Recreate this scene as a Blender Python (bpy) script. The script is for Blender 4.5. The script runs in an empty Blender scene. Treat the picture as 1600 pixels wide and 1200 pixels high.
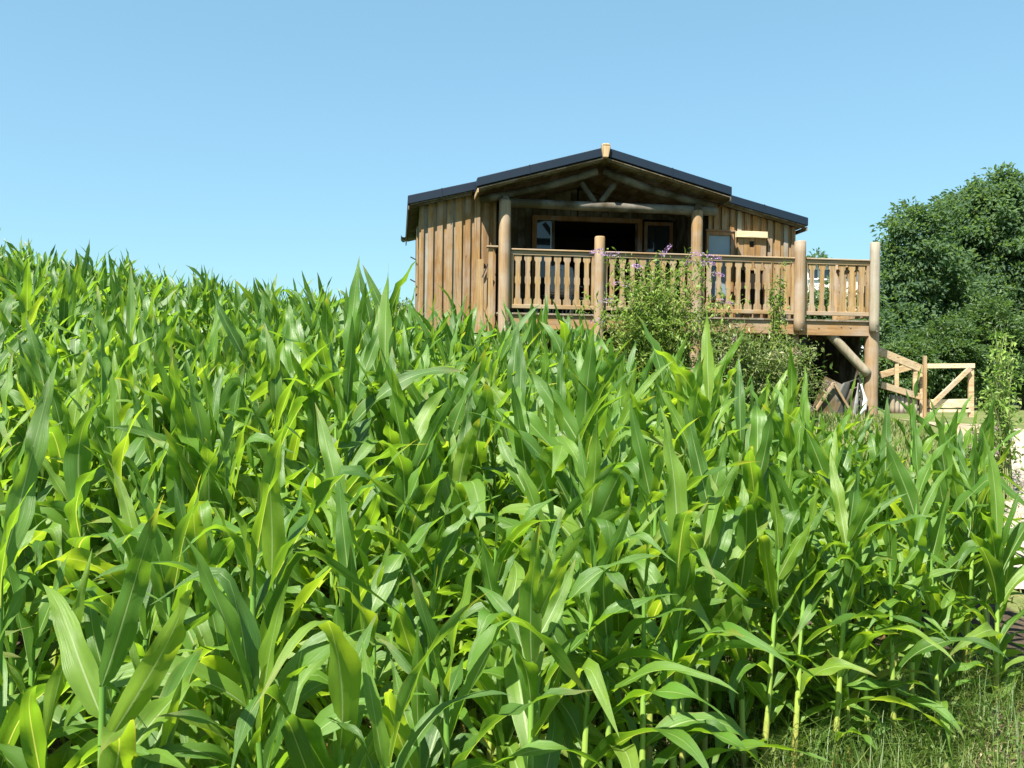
import bpy, math, random
import numpy as np
from mathutils import Matrix, Vector
random.seed(7)
rng = np.random.default_rng(11)
C = bpy.context.scene.collection
SC = bpy.context.scene
PI = math.pi

# ------------------------------------------------------------------ camera, sky, sun
FPX = 1400.0            # focal length in pixels of the 1600 px wide photograph
ROLL = 0.0125
cam_d = bpy.data.cameras.new('camera'); cam = bpy.data.objects.new('camera', cam_d); C.objects.link(cam)
cam_d.sensor_width = 36; cam_d.lens = 36 * FPX / 1600; cam_d.clip_end = 2000; cam_d.clip_start = 0.05
cam.matrix_world = Matrix.Rotation(PI / 2, 4, 'X') @ Matrix.Rotation(ROLL, 4, 'Z')
SC.camera = cam

SUN_EL, SUN_AZ = math.radians(56), math.radians(33)      # azimuth: to the left of straight behind the camera
to_sun = Vector((-math.sin(SUN_AZ) * math.cos(SUN_EL), -math.cos(SUN_AZ) * math.cos(SUN_EL), math.sin(SUN_EL)))
W = bpy.data.worlds.new('World'); SC.world = W; W.use_nodes = True
nt = W.node_tree; nt.nodes.clear()
sky = nt.nodes.new('ShaderNodeTexSky'); sky.sky_type = 'NISHITA'; sky.sun_disc = False
sky.sun_elevation = SUN_EL
sky.sun_rotation = math.atan2(to_sun.x, to_sun.y)
sky.altitude = 0; sky.air_density = 1.0; sky.dust_density = 0.4; sky.ozone_density = 1.5
bg = nt.nodes.new('ShaderNodeBackground'); bg.inputs['Strength'].default_value = 0.066
wo = nt.nodes.new('ShaderNodeOutputWorld')
tint = nt.nodes.new('ShaderNodeMix'); tint.data_type = 'RGBA'; tint.blend_type = 'MULTIPLY'; tint.inputs[0].default_value = 1
tint.inputs[7].default_value = (1.16, 1.79, 2.02, 1)
soft = nt.nodes.new('ShaderNodeGamma'); soft.inputs[1].default_value = .5
nt.links.new(sky.outputs[0], soft.inputs[0]); nt.links.new(soft.outputs[0], tint.inputs[6]); nt.links.new(tint.outputs[2], bg.inputs[0]); nt.links.new(bg.outputs[0], wo.inputs[0])
sun_d = bpy.data.lights.new('sun', 'SUN'); sun_d.energy = 5.0; sun_d.angle = math.radians(0.5); sun_d.color = (1, .95, .86)
sun = bpy.data.objects.new('sun', sun_d); C.objects.link(sun)
sun.rotation_euler = to_sun.to_track_quat('Z', 'Y').to_euler()
SC.view_settings.view_transform = 'Standard'; SC.view_settings.look = 'None'
SC.view_settings.gamma = 1; SC.view_settings.use_curve_mapping = False
SC.view_settings.exposure = 1.7
SC.render.engine = 'CYCLES'
SC.cycles.max_bounces = 8; SC.cycles.transmission_bounces = 6; SC.cycles.diffuse_bounces = 4

def at(px, py, Y):
    x = (px - 800) / FPX; y = -(py - 600) / FPX
    ca, sa = math.cos(ROLL), math.sin(ROLL)
    return Vector((x * ca - y * sa, 1.0, x * sa + y * ca)) * Y

# ------------------------------------------------------------------ helpers
def tag(o, label=None, cat=None, group=None, kind=None):
    if label: o['label'] = label
    if cat: o['category'] = cat
    if group: o['group'] = group
    if kind: o['kind'] = kind
    return o

def empty(name, loc=(0, 0, 0), rz=0, label=None, cat=None, group=None):
    o = bpy.data.objects.new(name, None); C.objects.link(o)
    o.location = loc; o.rotation_euler = (0, 0, rz); o.empty_display_size = .1
    return tag(o, label, cat, group)

class MB:
    def __init__(s): s.v = []; s.f = []; s.sm = []
    def add(s, vs, fs, smooth=False):
        n = len(s.v); s.v += [tuple(p) for p in vs]
        for f in fs: s.f.append(tuple(i + n for i in f)); s.sm.append(smooth)
        return s
    def box(s, x0, x1, y0, y1, z0, z1):
        return s.hexa([(x0, y0, z0), (x1, y0, z0), (x1, y1, z0), (x0, y1, z0), (x0, y0, z1), (x1, y0, z1), (x1, y1, z1), (x0, y1, z1)])
    def hexa(s, p):
        return s.add(p, [(0, 3, 2, 1), (4, 5, 6, 7), (0, 1, 5, 4), (1, 2, 6, 5), (2, 3, 7, 6), (3, 0, 4, 7)])
    def beam(s, a, b, w, h, up=(0, 0, 1)):
        a = Vector(a); b = Vector(b); d = (b - a).normalized(); up = Vector(up)
        sd = d.cross(up).normalized(); u2 = sd.cross(d).normalized()
        P = []
        for q in (a, b):
            for sx, sz in ((-1, -1), (1, -1), (1, 1), (-1, 1)): P.append(q + sd * sx * w / 2 + u2 * sz * h / 2)
        return s.add(P, [(0, 1, 2, 3), (4, 7, 6, 5), (0, 4, 5, 1), (1, 5, 6, 2), (2, 6, 7, 3), (3, 7, 4, 0)])
    def tube(s, pts, rads, n=10, wob=0.0, cap=True, seed=0):
        r = random.Random(seed); pts = [Vector(p) for p in pts]; rings = []
        ref = Vector((1, 0, 0)) if abs((pts[-1] - pts[0]).normalized().x) < .8 else Vector((0, 0, 1))
        V = []; ph = [r.uniform(0, 6.28) for _ in range(3)]
        for i, p in enumerate(pts):
            t = (pts[min(i + 1, len(pts) - 1)] - pts[max(i - 1, 0)]).normalized()
            a = t.cross(ref).normalized(); b = t.cross(a)
            for k in range(n):
                an = 2 * PI * k / n
                rr = rads[i] * (1 + wob * (math.sin(2 * an + ph[0] + i * .3) + .6 * math.sin(3 * an + ph[1] - i * .5)))
                V.append(p + a * math.cos(an) * rr + b * math.sin(an) * rr)
        F = []
        for i in range(len(pts) - 1):
            for k in range(n):
                F.append((i * n + k, i * n + (k + 1) % n, (i + 1) * n + (k + 1) % n, (i + 1) * n + k))
        s.add(V, F, True)
        if cap:
            m = len(s.v) - len(V); L = (len(pts) - 1) * n
            s.f.append(tuple(m + k for k in range(n))[::-1]); s.sm.append(False)
            s.f.append(tuple(m + L + k for k in range(n))); s.sm.append(False)
        return s
    def log(s, a, b, r, n=14, taper=.0, seed=0, wob=.03, rings=8, bow=0.0):
        a = Vector(a); b = Vector(b); R = random.Random(seed); P = []; Q = []
        ts = [0, .004] + [i / rings for i in range(1, rings)] + [.992, 1]
        off = Vector((R.uniform(-1, 1), R.uniform(-1, 1), 0)) * bow
        for t in ts:
            P.append(a.lerp(b, t) + off * math.sin(PI * t))
            rr = r * (1 - taper * t) * (1 + R.uniform(-.025, .025))
            if t in (0, 1): rr *= .88
            Q.append(rr)
        return s.tube(P, Q, n, wob, True, seed)
    def mesh(s, name, mat=None):
        me = bpy.data.meshes.new(name); me.from_pydata(s.v, [], s.f)
        me.polygons.foreach_set('use_smooth', s.sm)
        if mat: me.materials.append(mat)
        me.update(); return me
    def build(s, name, mat, parent=None, bevel=0):
        o = bpy.data.objects.new(name, s.mesh(name, mat)); C.objects.link(o)
        if parent is not None: o.parent = parent
        if bevel:
            b = o.modifiers.new('bevel', 'BEVEL'); b.width = bevel; b.segments = 1; b.limit_method = 'ANGLE'
        return o

def link_mesh(name, me, parent=None, loc=None, rot=None, scale=None):
    o = bpy.data.objects.new(name, me); C.objects.link(o)
    if parent is not None: o.parent = parent
    if loc is not None: o.location = loc
    if rot is not None: o.rotation_euler = rot
    if scale is not None: o.scale = scale
    return o

def np_mesh(name, V, quads, uv=None, rnd=None, mat=None, smooth=True):
    """V (n,3), quads (m,4) -> mesh, with per-vertex uv and a per-vertex value rnd"""
    me = bpy.data.meshes.new(name)
    V = np.ascontiguousarray(V, dtype=np.float32); quads = np.ascontiguousarray(quads, dtype=np.int32)
    me.vertices.add(len(V)); me.vertices.foreach_set('co', V.ravel())
    me.loops.add(quads.size); me.loops.foreach_set('vertex_index', quads.ravel())
    k = quads.shape[1]
    me.polygons.add(len(quads)); me.polygons.foreach_set('loop_start', np.arange(0, quads.size, k, dtype=np.int32))
    me.polygons.foreach_set('use_smooth', np.full(len(quads), smooth))
    me.update(calc_edges=True)
    if uv is not None:
        l = me.uv_layers.new(name='UVMap'); l.data.foreach_set('uv', np.ascontiguousarray(uv, dtype=np.float32)[quads.ravel()].ravel())
    if rnd is not None:
        a = me.attributes.new('rnd', 'FLOAT', 'POINT'); a.data.foreach_set('value', np.ascontiguousarray(rnd, dtype=np.float32))
    if mat: me.materials.append(mat)
    me.validate()
    return me

# ------------------------------------------------------------------ material helpers
class MT:
    def __init__(s, name):
        s.m = bpy.data.materials.new(name); s.m.use_nodes = True
        s.t = s.m.node_tree; s.t.nodes.clear(); s.N = s.t.nodes; s.L = s.t.links
        s.out = s.N.new('ShaderNodeOutputMaterial')
    def n(s, typ, **kw):
        x = s.N.new(typ)
        for k, v in kw.items():
            if k.startswith('i_'):
                x.inputs[k[2:].replace('_', ' ')].default_value = v
            else: setattr(x, k, v)
        return x
    def l(s, a, b): s.L.new(a, b)
    def math(s, op, a, b=None, c=None, clamp=False):
        x = s.N.new('ShaderNodeMath'); x.operation = op; x.use_clamp = clamp
        for i, q in enumerate((a, b, c)):
            if q is None: continue
            if isinstance(q, (int, float)): x.inputs[i].default_value = q
            else: s.l(q, x.inputs[i])
        return x.outputs[0]
    def ramp(s, fac, stops, interp='LINEAR'):
        x = s.N.new('ShaderNodeValToRGB'); cr = x.color_ramp; cr.interpolation = interp
        while len(cr.elements) < len(stops): cr.elements.new(.5)
        for e, (p, c) in zip(cr.elements, stops):
            e.position = p; e.color = (c[0], c[1], c[2], 1)
        s.l(fac, x.inputs[0]); return x.outputs[0]
    def mix(s, fac, a, b, mode='MIX'):
        x = s.N.new('ShaderNodeMix'); x.data_type = 'RGBA'; x.blend_type = mode
        if isinstance(fac, (int, float)): x.inputs[0].default_value = fac
        else: s.l(fac, x.inputs[0])
        for i, q in ((6, a), (7, b)):
            if isinstance(q, (tuple, list)): x.inputs[i].default_value = (q[0], q[1], q[2], 1)
            else: s.l(q, x.inputs[i])
        return x.outputs[2]
    def noise(s, vec, scale, detail=4, rough=.55, dist=0):
        x = s.N.new('ShaderNodeTexNoise'); x.inputs['Scale'].default_value = scale; x.inputs['Detail'].default_value = detail
        x.inputs['Roughness'].default_value = rough; x.inputs['Distortion'].default_value = dist
        if vec is not None: s.l(vec, x.inputs['Vector'])
        return x.outputs['Fac']
    def mapped(s, vec, scale=(1, 1, 1), loc=None):
        x = s.N.new('ShaderNodeMapping'); x.inputs['Scale'].default_value = scale
        if loc is not None: s.l(loc, x.inputs['Location'])
        s.l(vec, x.inputs['Vector']); return x.outputs[0]
    def bump(s, h, strength=.3, dist=.01):
        x = s.N.new('ShaderNodeBump'); x.inputs['Strength'].default_value = strength; x.inputs['Distance'].default_value = dist
        s.l(h, x.inputs['Height']); return x.outputs[0]
    def principled(s, col, rough=.6, normal=None, spec=.5, metallic=0, out=True):
        p = s.N.new('ShaderNodeBsdfPrincipled')
        if isinstance(col, (tuple, list)): p.inputs['Base Color'].default_value = (col[0], col[1], col[2], 1)
        else: s.l(col, p.inputs['Base Color'])
        if isinstance(rough, (int, float)): p.inputs['Roughness'].default_value = rough
        else: s.l(rough, p.inputs['Roughness'])
        p.inputs['Specular IOR Level'].default_value = spec; p.inputs['Metallic'].default_value = metallic
        if normal is not None: s.l(normal, p.inputs['Normal'])
        if out: s.l(p.outputs[0], s.out.inputs[0])
        return p

def plain(name, col, rough=.6, spec=.5, metallic=0, var=.15):
    m = MT(name); tc = m.n('ShaderNodeTexCoord')
    f = m.noise(tc.outputs['Object'], 9, 5)
    c = m.mix(f, tuple(x * (1 - var) for x in col), tuple(min(1, x * (1 + var)) for x in col))
    m.principled(c, rough, None, spec, metallic); return m.m

def wood(name, cols, axis='z', grey=.0, rough=.72, knots=True, gscale=1.0):
    """cols: 3-4 plank colours picked per object; grain runs along axis"""
    m = MT(name); tc = m.n('ShaderNodeTexCoord'); oi = m.n('ShaderNodeObjectInfo')
    r = oi.outputs['Random']
    off = m.n('ShaderNodeCombineXYZ'); 
    m.l(m.math('MULTIPLY', r, 37.0), off.inputs[0]); m.l(m.math('MULTIPLY', r, 91.0), off.inputs[1]); m.l(m.math('MULTIPLY', r, 53.0), off.inputs[2])
    sc = {'z': (1, 1, .06), 'x': (.06, 1, 1), 'y': (1, .06, 1)}[axis]
    v = m.mapped(tc.outputs['Object'], sc, off.outputs[0])
    g1 = m.noise(v, 55 * gscale, 6, .6, .6); g2 = m.noise(v, 14 * gscale, 3, .5, 1.2)
    v2 = m.mapped(tc.outputs['Object'], (1, 1, 1), off.outputs[0])
    blotch = m.noise(v2, 2.3, 4)
    cols = [(c[0] * .66, c[1] * .63, c[2] * .50) for c in cols]
    base = m.ramp(r, [(i / max(1, len(cols) - 1), c) for i, c in enumerate(cols)])
    dark = m.mix(1.0, base, (.55, .47, .40), 'MULTIPLY')
    gfac = m.ramp(m.math('ADD', m.math('MULTIPLY', g1, .55), m.math('MULTIPLY', g2, .45)), [(.36, (1, 1, 1)), (.6, (0, 0, 0))])
    c = m.mix(gfac, base, dark)
    c = m.mix(m.ramp(blotch, [(.42, (0, 0, 0)), (.75, (1, 1, 1))]), c, m.mix(.5, c, (.30, .28, .25)))
    if grey:
        c = m.mix(m.math('MULTIPLY', m.ramp(m.noise(v2, 1.1, 5), [(.35, (0, 0, 0)), (.6, (1, 1, 1))]), grey), c, (.33, .31, .28))
    if knots:
        vo = m.n('ShaderNodeTexVoronoi'); vo.inputs['Scale'].default_value = 3.2
        kv = m.mapped(tc.outputs['Object'], {'z': (1.4, 1.4, .7), 'x': (.7, 1.4, 1.4), 'y': (1.4, .7, 1.4)}[axis], off.outputs[0])
        m.l(kv, vo.inputs['Vector'])
        kf = m.ramp(vo.outputs['Distance'], [(.035, (1, 1, 1)), (.085, (0, 0, 0))])
        c = m.mix(m.math('MULTIPLY', kf, .75), c, (.07, .035, .015))
    ck = m.noise(m.mapped(tc.outputs['Object'], {'z': (38, 38, .7), 'x': (.7, 38, 38), 'y': (38, .7, 38)}[axis], off.outputs[0]), 1.0, 2, .5, .3)
    ckf = m.ramp(ck, [(.27, (1, 1, 1)), (.33, (0, 0, 0))])
    c = m.mix(m.math('MULTIPLY', ckf, .8), c, (.035, .022, .012))
    m.principled(c, rough, m.bump(g1, .35, .004), .3); return m.m

def leafmat(name, stops, trans=.4, tint=(.30, .50, .05), rough=.5, spec=.35, clump=1.2, twok=1.0, backlight=1.0):
    """foliage: stops over a per-leaf random value; translucent"""
    m = MT(name); at_ = m.n('ShaderNodeAttribute', attribute_name='rnd'); oi = m.n('ShaderNodeObjectInfo')
    tc = m.n('ShaderNodeTexCoord')
    r = m.math('FRACT', m.math('ADD', at_.outputs['Fac'], oi.outputs['Random']))
    cl = m.noise(tc.outputs['Object'], clump, 3)
    f = m.math('ADD', m.math('MULTIPLY', r, .6), m.math('MULTIPLY', m.math('SUBTRACT', cl, .3), 1.0), clamp=True)
    c = m.ramp(f, stops)
    p = m.principled(c, rough, None, spec, out=False)
    tr = m.n('ShaderNodeBsdfTranslucent'); m.l(m.mix(.55, c, tint), tr.inputs[0])
    mx = m.n('ShaderNodeMixShader'); mx.inputs[0].default_value = trans
    m.l(p.outputs[0], mx.inputs[1]); m.l(tr.outputs[0], mx.inputs[2]); m.l(mx.outputs[0], m.out.inputs[0]); return m.m

LEAFCOLS = [[(0, (.026, .088, .012)), (.25, (.050, .142, .014)), (.55, (.086, .196, .014)), (.8, (.130, .245, .016)), (1, (.180, .28, .022))],
            [(0, (.070, .185, .018)), (.45, (.105, .235, .020)), (.85, (.150, .262, .024)), (.96, (.20, .27, .045)), (1, (.33, .30, .10))]]
def maize_leaf_mat(name='maize_leaf', tone=0):
    m = MT(name); tc = m.n('ShaderNodeTexCoord'); oi = m.n('ShaderNodeObjectInfo')
    a = m.n('ShaderNodeAttribute', attribute_name='rnd')
    fl = m.n('ShaderNodeAttribute', attribute_name='own')      # 1 on the joined crop, whose leaves carry their own values
    r = m.math('FRACT', m.math('ADD', a.outputs['Fac'], m.math('MULTIPLY', oi.outputs['Random'], m.math('SUBTRACT', 1.0, fl.outputs['Fac']))))
    r2 = m.math('FRACT', m.math('MULTIPLY', r, 7.31))
    uv = m.n('ShaderNodeSeparateXYZ'); m.l(tc.outputs['UV'], uv.inputs[0])
    u, v = uv.outputs[0], uv.outputs[1]
    base = m.ramp(r, LEAFCOLS[tone])
    off = m.n('ShaderNodeCombineXYZ'); m.l(m.math('MULTIPLY', r, 23.0), off.inputs[0]); m.l(m.math('MULTIPLY', r2, 17.0), off.inputs[1])
    big = m.noise(m.mapped(tc.outputs['UV'], (1.5, 3.0, 1), off.outputs[0]), 2.0, 3)
    base = m.mix(m.ramp(big, [(.35, (0, 0, 0)), (.75, (.6, .6, .6))]), base, (.085, .155, .012))
    # parallel veins
    st = m.noise(m.mapped(tc.outputs['UV'], (60, .8, 1), off.outputs[0]), 1.0, 2)
    base = m.mix(m.ramp(st, [(.35, (0, 0, 0)), (.7, (.55, .55, .55))]), base, (.12, .23, .045))
    spk = m.noise(m.mapped(tc.outputs['UV'], (9, 60, 1), off.outputs[0]), 1.0, 3, .7)
    base = m.mix(m.ramp(spk, [(.66, (0, 0, 0)), (.74, (.7, .7, .7))]), base, (.27, .24, .09))
    # midrib
    du = m.math('ABSOLUTE', m.math('SUBTRACT', u, .5))
    wid = m.math('SUBTRACT', .048, m.math('MULTIPLY', v, .030))
    rib = m.math('SUBTRACT', 1.0, m.math('DIVIDE', du, wid), clamp=True)
    rib = m.math('MULTIPLY', m.math('MULTIPLY', rib, 1.8, clamp=True), m.math('SUBTRACT', 1.15, v, clamp=True))
    base = m.mix(m.math('MULTIPLY', rib, .9), base, (.34, .42, .20))
    # drying tips and edges on some leaves
    tip = m.math('MULTIPLY', m.ramp(v, [(.80, (0, 0, 0)), (1.0, (1, 1, 1))]), m.math('GREATER_THAN', r2, .7))
    edge = m.math('MULTIPLY', m.ramp(du, [(.44, (0, 0, 0)), (.5, (1, 1, 1))]), m.math('GREATER_THAN', r2, .88))
    base = m.mix(m.math('MULTIPLY', m.math('MAXIMUM', tip, edge), .7), base, (.24, .22, .06))
    bump = m.bump(st, .6, .003)
    p = m.principled(base, m.math('ADD', .38, m.math('MULTIPLY', r2, .14)), bump, .65, out=False)
    tr = m.n('ShaderNodeBsdfTranslucent')
    tcx = m.mix(1.0, base, (2.6, 2.15, .8), 'MULTIPLY'); m.l(tcx, tr.inputs[0])
    mx = m.n('ShaderNodeMixShader'); mx.inputs[0].default_value = .5
    m.l(p.outputs[0], mx.inputs[1]); m.l(tr.outputs[0], mx.inputs[2]); m.l(mx.outputs[0], m.out.inputs[0]); return m.m

def maize_stalk_mat():
    m = MT('maize_stalk'); tc = m.n('ShaderNodeTexCoord'); oi = m.n('ShaderNodeObjectInfo')
    s = m.n('ShaderNodeSeparateXYZ'); m.l(tc.outputs['UV'], s.inputs[0])
    v = s.outputs[1]
    n = m.noise(m.mapped(tc.outputs['Object'], (60, 60, 5)), 1.0, 3)
    c = m.ramp(m.math('ADD', v, m.math('MULTIPLY', m.math('SUBTRACT', n, .5), .15)), [(0, (.20, .12, .05)), (.13, (.26, .24, .06)), (.3, (.26, .34, .06)), (.7, (.16, .29, .05)), (1, (.09, .2, .03))])
    m.principled(c, .45, m.bump(n, .2, .002), .4); return m.m

WOOD_BOARD = wood('cladding_larch', [(.31, .18, .08), (.40, .245, .11), (.34, .21, .10), (.44, .28, .135), (.29, .185, .105)], 'z')
WOOD_GREY = wood('cladding_weathered', [(.30, .26, .20), (.34, .31, .26), (.28, .23, .17)], 'z', grey=.5)
WOOD_RAIL = wood('rail_pine', [(.44, .30, .16), (.48, .34, .19), (.41, .285, .16)], 'z')
WOOD_RAILX = wood('rail_pine_across', [(.42, .27, .14), (.45, .31, .165), (.38, .25, .13)], 'x', grey=.25)
WOOD_POST = wood('post_log', [(.38, .245, .115), (.42, .275, .135), (.34, .215, .10)], 'z', grey=.25, gscale=.6)
WOOD_OLD = wood('post_log_weathered', [(.38, .34, .26), (.36, .31, .23)], 'z', grey=.5, gscale=.6)
WOOD_LOGX = wood('log_across_shaded', [(.075, .06, .03), (.06, .048, .025)], 'x', gscale=.6)  # truss logs darkened in colour for the shade under the gable
WOOD_FASCIA = wood('deck_fascia', [(.42, .26, .14), (.45, .29, .16)], 'x')
WOOD_CREAM = wood('cream_and_sunlit_spruce', [(.95, .86, .66), (.97, .90, .72)], 'x', knots=False)  # cream spruce; on the gate rails this pale tone stands for sunlight
WOOD_PALE = wood('ridge_board', [(.66, .48, .29), (.68, .50, .31)], 'z', knots=False)
WOOD_SOFFIT = wood('soffit_shaded', [(.12, .09, .045), (.15, .11, .055)], 'y')  # under-roof shade is mixed into the board colour
WOOD_SHADED = wood('porch_boards_shaded', [(.075, .06, .035), (.09, .07, .04), (.06, .05, .03)], 'z')  # boards carry the shade of porch and underfloor in their colour
WOOD_FRAME = wood('window_frame_wood', [(.33, .17, .07), (.36, .19, .08)], 'z', knots=False)
WOOD_GATE = wood('gate_pine', [(.62, .49, .34), (.68, .55, .40)], 'x', knots=False)
WOOD_FLOOR = wood('deck_floor', [(.22, .17, .10), (.26, .20, .12), (.19, .15, .09)], 'y', grey=.3)
ROOFING = plain('roof_felt_edge', (.002, .010, .023), .6, .3, var=.25)
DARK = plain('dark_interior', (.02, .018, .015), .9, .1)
METAL = plain('galvanised_metal', (.35, .35, .34), .4, .5, .8)
BLACKMETAL = plain('black_iron', (.03, .028, .025), .5, .5, .3)

def glass(name, col=(.02, .025, .03), rough=.04, alpha=0.0):
    m = MT(name)
    m.principled(col, rough, None, .6); return m.m
GLASS = glass('window_glass')
SKY_PANE = plain('pane_sky_reflection', (.16, .21, .25), .3, .5)  # reflected blue-grey sky painted as the pane colour
M_LEAF = maize_leaf_mat(); M_LEAF_LOW = maize_leaf_mat('maize_leaf_yellowing', 1); M_STALK = maize_stalk_mat()
M_TREE = leafmat('tree_leaves_hazy', [(0, (.042, .074, .046)), (.35, (.060, .105, .058)), (.7, (.085, .138, .066)), (1, (.14, .19, .092))], .42, rough=.7, spec=.2)  # bluish haze is mixed into the leaf colours
M_HEDGE = leafmat('hedge_leaves', [(0, (.022, .048, .018)), (.5, (.048, .09, .028)), (1, (.09, .14, .045))], .35)
M_BUSH = leafmat('buddleia_leaves', [(0, (.05, .10, .018)), (.45, (.12, .19, .03)), (.8, (.20, .26, .05)), (1, (.32, .32, .12))], .35, clump=3)
M_SHRUB = leafmat('shrub_leaves', [(0, (.03, .06, .015)), (.4, (.08, .13, .03)), (.75, (.17, .20, .06)), (1, (.50, .46, .32))], .3, clump=3)
M_SAPL = leafmat('sapling_leaves', [(0, (.07, .13, .02)), (.5, (.16, .26, .05)), (1, (.34, .42, .12))], .45, clump=3)
M_GRASS = leafmat('grass_blades', [(0, (.035, .075, .012)), (.5, (.075, .13, .022)), (.8, (.14, .17, .045)), (1, (.30, .26, .12))], .35, clump=1.5)
M_LAWN = leafmat('lawn_blades', [(0, (.04, .075, .014)), (.5, (.085, .12, .026)), (1, (.19, .16, .07))], .25, clump=1.0)
M_FEATHER = leafmat('feathery_leaves', [(0, (.07, .11, .05)), (.6, (.13, .18, .08)), (1, (.22, .26, .13))], .4)
M_STRAW = leafmat('straw', [(0, (.13, .09, .04)), (.6, (.28, .22, .11)), (1, (.46, .40, .25))], .15)
M_BARK = plain('bark', (.10, .075, .05), .9, .2, var=.4)
M_TWIG = plain('twig_green', (.20, .22, .09), .7, .3, var=.3)
M_FLOWER = leafmat('purple_florets', [(0, (.26, .14, .32)), (.5, (.42, .27, .48)), (1, (.62, .50, .62))], .25, tint=(.6, .35, .7))
M_SEED = leafmat('dead_flower_heads', [(0, (.12, .08, .07)), (.6, (.22, .16, .15)), (1, (.38, .30, .28))], .1)

# ------------------------------------------------------------------ terrain
def sstep(x, a, b):
    t = np.clip((x - a) / (b - a), 0, 1); return t * t * (3 - 2 * t)
def ground_z(x, y):
    x = np.asarray(x, float); y = np.asarray(y, float)
    yy = np.clip(y, -3, None)
    k = .6
    ramp = lambda q, a: np.where((q - a) / k > 20, q - a, k * np.log1p(np.exp(np.clip((q - a) / k, -30, 20))))
    s = .15 * (ramp(yy, 3) - ramp(yy, 15.3))
    z = -2.15 + s - .03 * np.clip(x, -60, 8)
    z = z + .125 * ramp(-x, 3.0) * sstep(y, 2, 20) * sstep(-x, -60, 60) * 1.55 * (1 - sstep(-x, 18, 60))
    z = z - .12 * (ramp(x, 7.2) - ramp(x, 9.2)) * (1 - .8 * sstep(y, 18, 24)) * sstep(y, 10, 15)
    z = z - .10 * sstep(x, -1.6, .6) * (1 - sstep(x, 4.5, 6.5)) * sstep(y, 4.5, 7.5) * (1 - sstep(y, 11, 14.5))
    z = z - .07 * ramp(y, 25) * sstep(-x, 0, 8) * (1 - sstep(y, 25, 200)) 
    z = z + .035 * np.sin(x * 1.7 + 1.3 * y) * np.sin(y * 1.1 - .4 * x) * (1 - sstep(y, 12, 15))
    return z
GZ = lambda x, y: float(ground_z(x, y))

def field_yback(x):
    return np.interp(x, [-30, -4.4, -2.7, -2.5, .6, 1.6, 2.4, 4.0, 6], [26, 26, 25, 13.4, 12.8, 10.6, 8.3, 7.0, 6.7])
def field_yfront(x):
    return np.interp(x, [-30, -1.0, -.3, .4, 1.1, 6], [1.5, 1.9, 2.3, 3.0, 4.2, 4.85])
def in_field(x, y):
    return (y > field_yfront(x)) & (y < field_yback(x))

def ground_material():
    m = MT('ground_soil_and_grass'); tc = m.n('ShaderNodeTexCoord')
    a = m.n('ShaderNodeAttribute', attribute_name='rnd'); P = tc.outputs['Object']
    n1 = m.noise(P, 9, 8, .7); n2 = m.noise(P, 1.4, 4); n3 = m.noise(P, 60, 4)
    soil = m.ramp(n1, [(.3, (.022, .016, .010)), (.55, (.055, .040, .026)), (.72, (.15, .115, .07))])
    grass = m.ramp(m.math('ADD', m.math('MULTIPLY', n2, .5), m.math('MULTIPLY', n3, .5)), [(.3, (.04, .07, .015)), (.5, (.09, .115, .03)), (.7, (.20, .165, .08))])
    f = m.math('ADD', a.outputs['Fac'], m.math('MULTIPLY', m.math('SUBTRACT', n2, .5), .7), clamp=True)
    m.principled(m.mix(m.ramp(f, [(.4, (0, 0, 0)), (.6, (1, 1, 1))]), grass, soil), .9, m.bump(n1, .8, .03), .2); return m.m
def build_ground():
    xs = np.unique(np.concatenate([np.linspace(-400, -30, 12), np.linspace(-30, 20, 168), np.linspace(20, 400, 12)]))
    ys = np.unique(np.concatenate([np.linspace(-40, -2, 8), np.linspace(-2, 30, 110), np.linspace(30, 60, 14), np.linspace(60, 900, 14)]))
    X, Y = np.meshgrid(xs, ys); Z = ground_z(X, Y)
    V = np.stack([X.ravel(), Y.ravel(), Z.ravel()], 1); nx = len(xs); ny = len(ys)
    i, j = np.meshgrid(np.arange(nx - 1), np.arange(ny - 1)); b = (j * nx + i).ravel()
    Q = np.stack([b, b + 1, b + nx + 1, b + nx], 1)
    xf, yf = X.ravel(), Y.ravel()
    soil = (in_field(xf, yf) | ((yf < 5.2) & (xf < 3)) | ((xf > .4) & (yf > 4.9) & (yf < 6.5))).astype(float)
    me = np_mesh('ground', V, Q, rnd=soil, mat=ground_material())
    return tag(link_mesh('ground', me), 'brown soil under the maize turning to rough grass by the cabin', 'ground', kind='structure')
build_ground()

def drape(name, poly_fn, xs, ys, dz, mat):
    X, Y = np.meshgrid(xs, ys); XX, YY = poly_fn(X, Y)
    V = np.stack([XX.ravel(), YY.ravel(), ground_z(XX, YY).ravel() + dz], 1); nx = len(xs); ny = len(ys)
    i, j = np.meshgrid(np.arange(nx - 1), np.arange(ny - 1)); b = (j * nx + i).ravel()
    return link_mesh(name, np_mesh(name, V, np.stack([b, b + 1, b + nx + 1, b + nx], 1), mat=mat))
def path_material(name, a, b, c):
    m = MT(name); tc = m.n('ShaderNodeTexCoord')
    n1 = m.noise(tc.outputs['Object'], 14, 8, .75); n2 = m.noise(tc.outputs['Object'], 1.2, 4)
    col = m.ramp(m.math('ADD', m.math('MULTIPLY', n1, .6), m.math('MULTIPLY', n2, .4)), [(.32, a), (.5, b), (.66, c)])
    m.principled(col, .92, m.bump(n1, .6, .01), .2); return m.m
pm = path_material('gravel_path', (.16, .115, .075), (.28, .22, .145), (.38, .31, .22))
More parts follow.
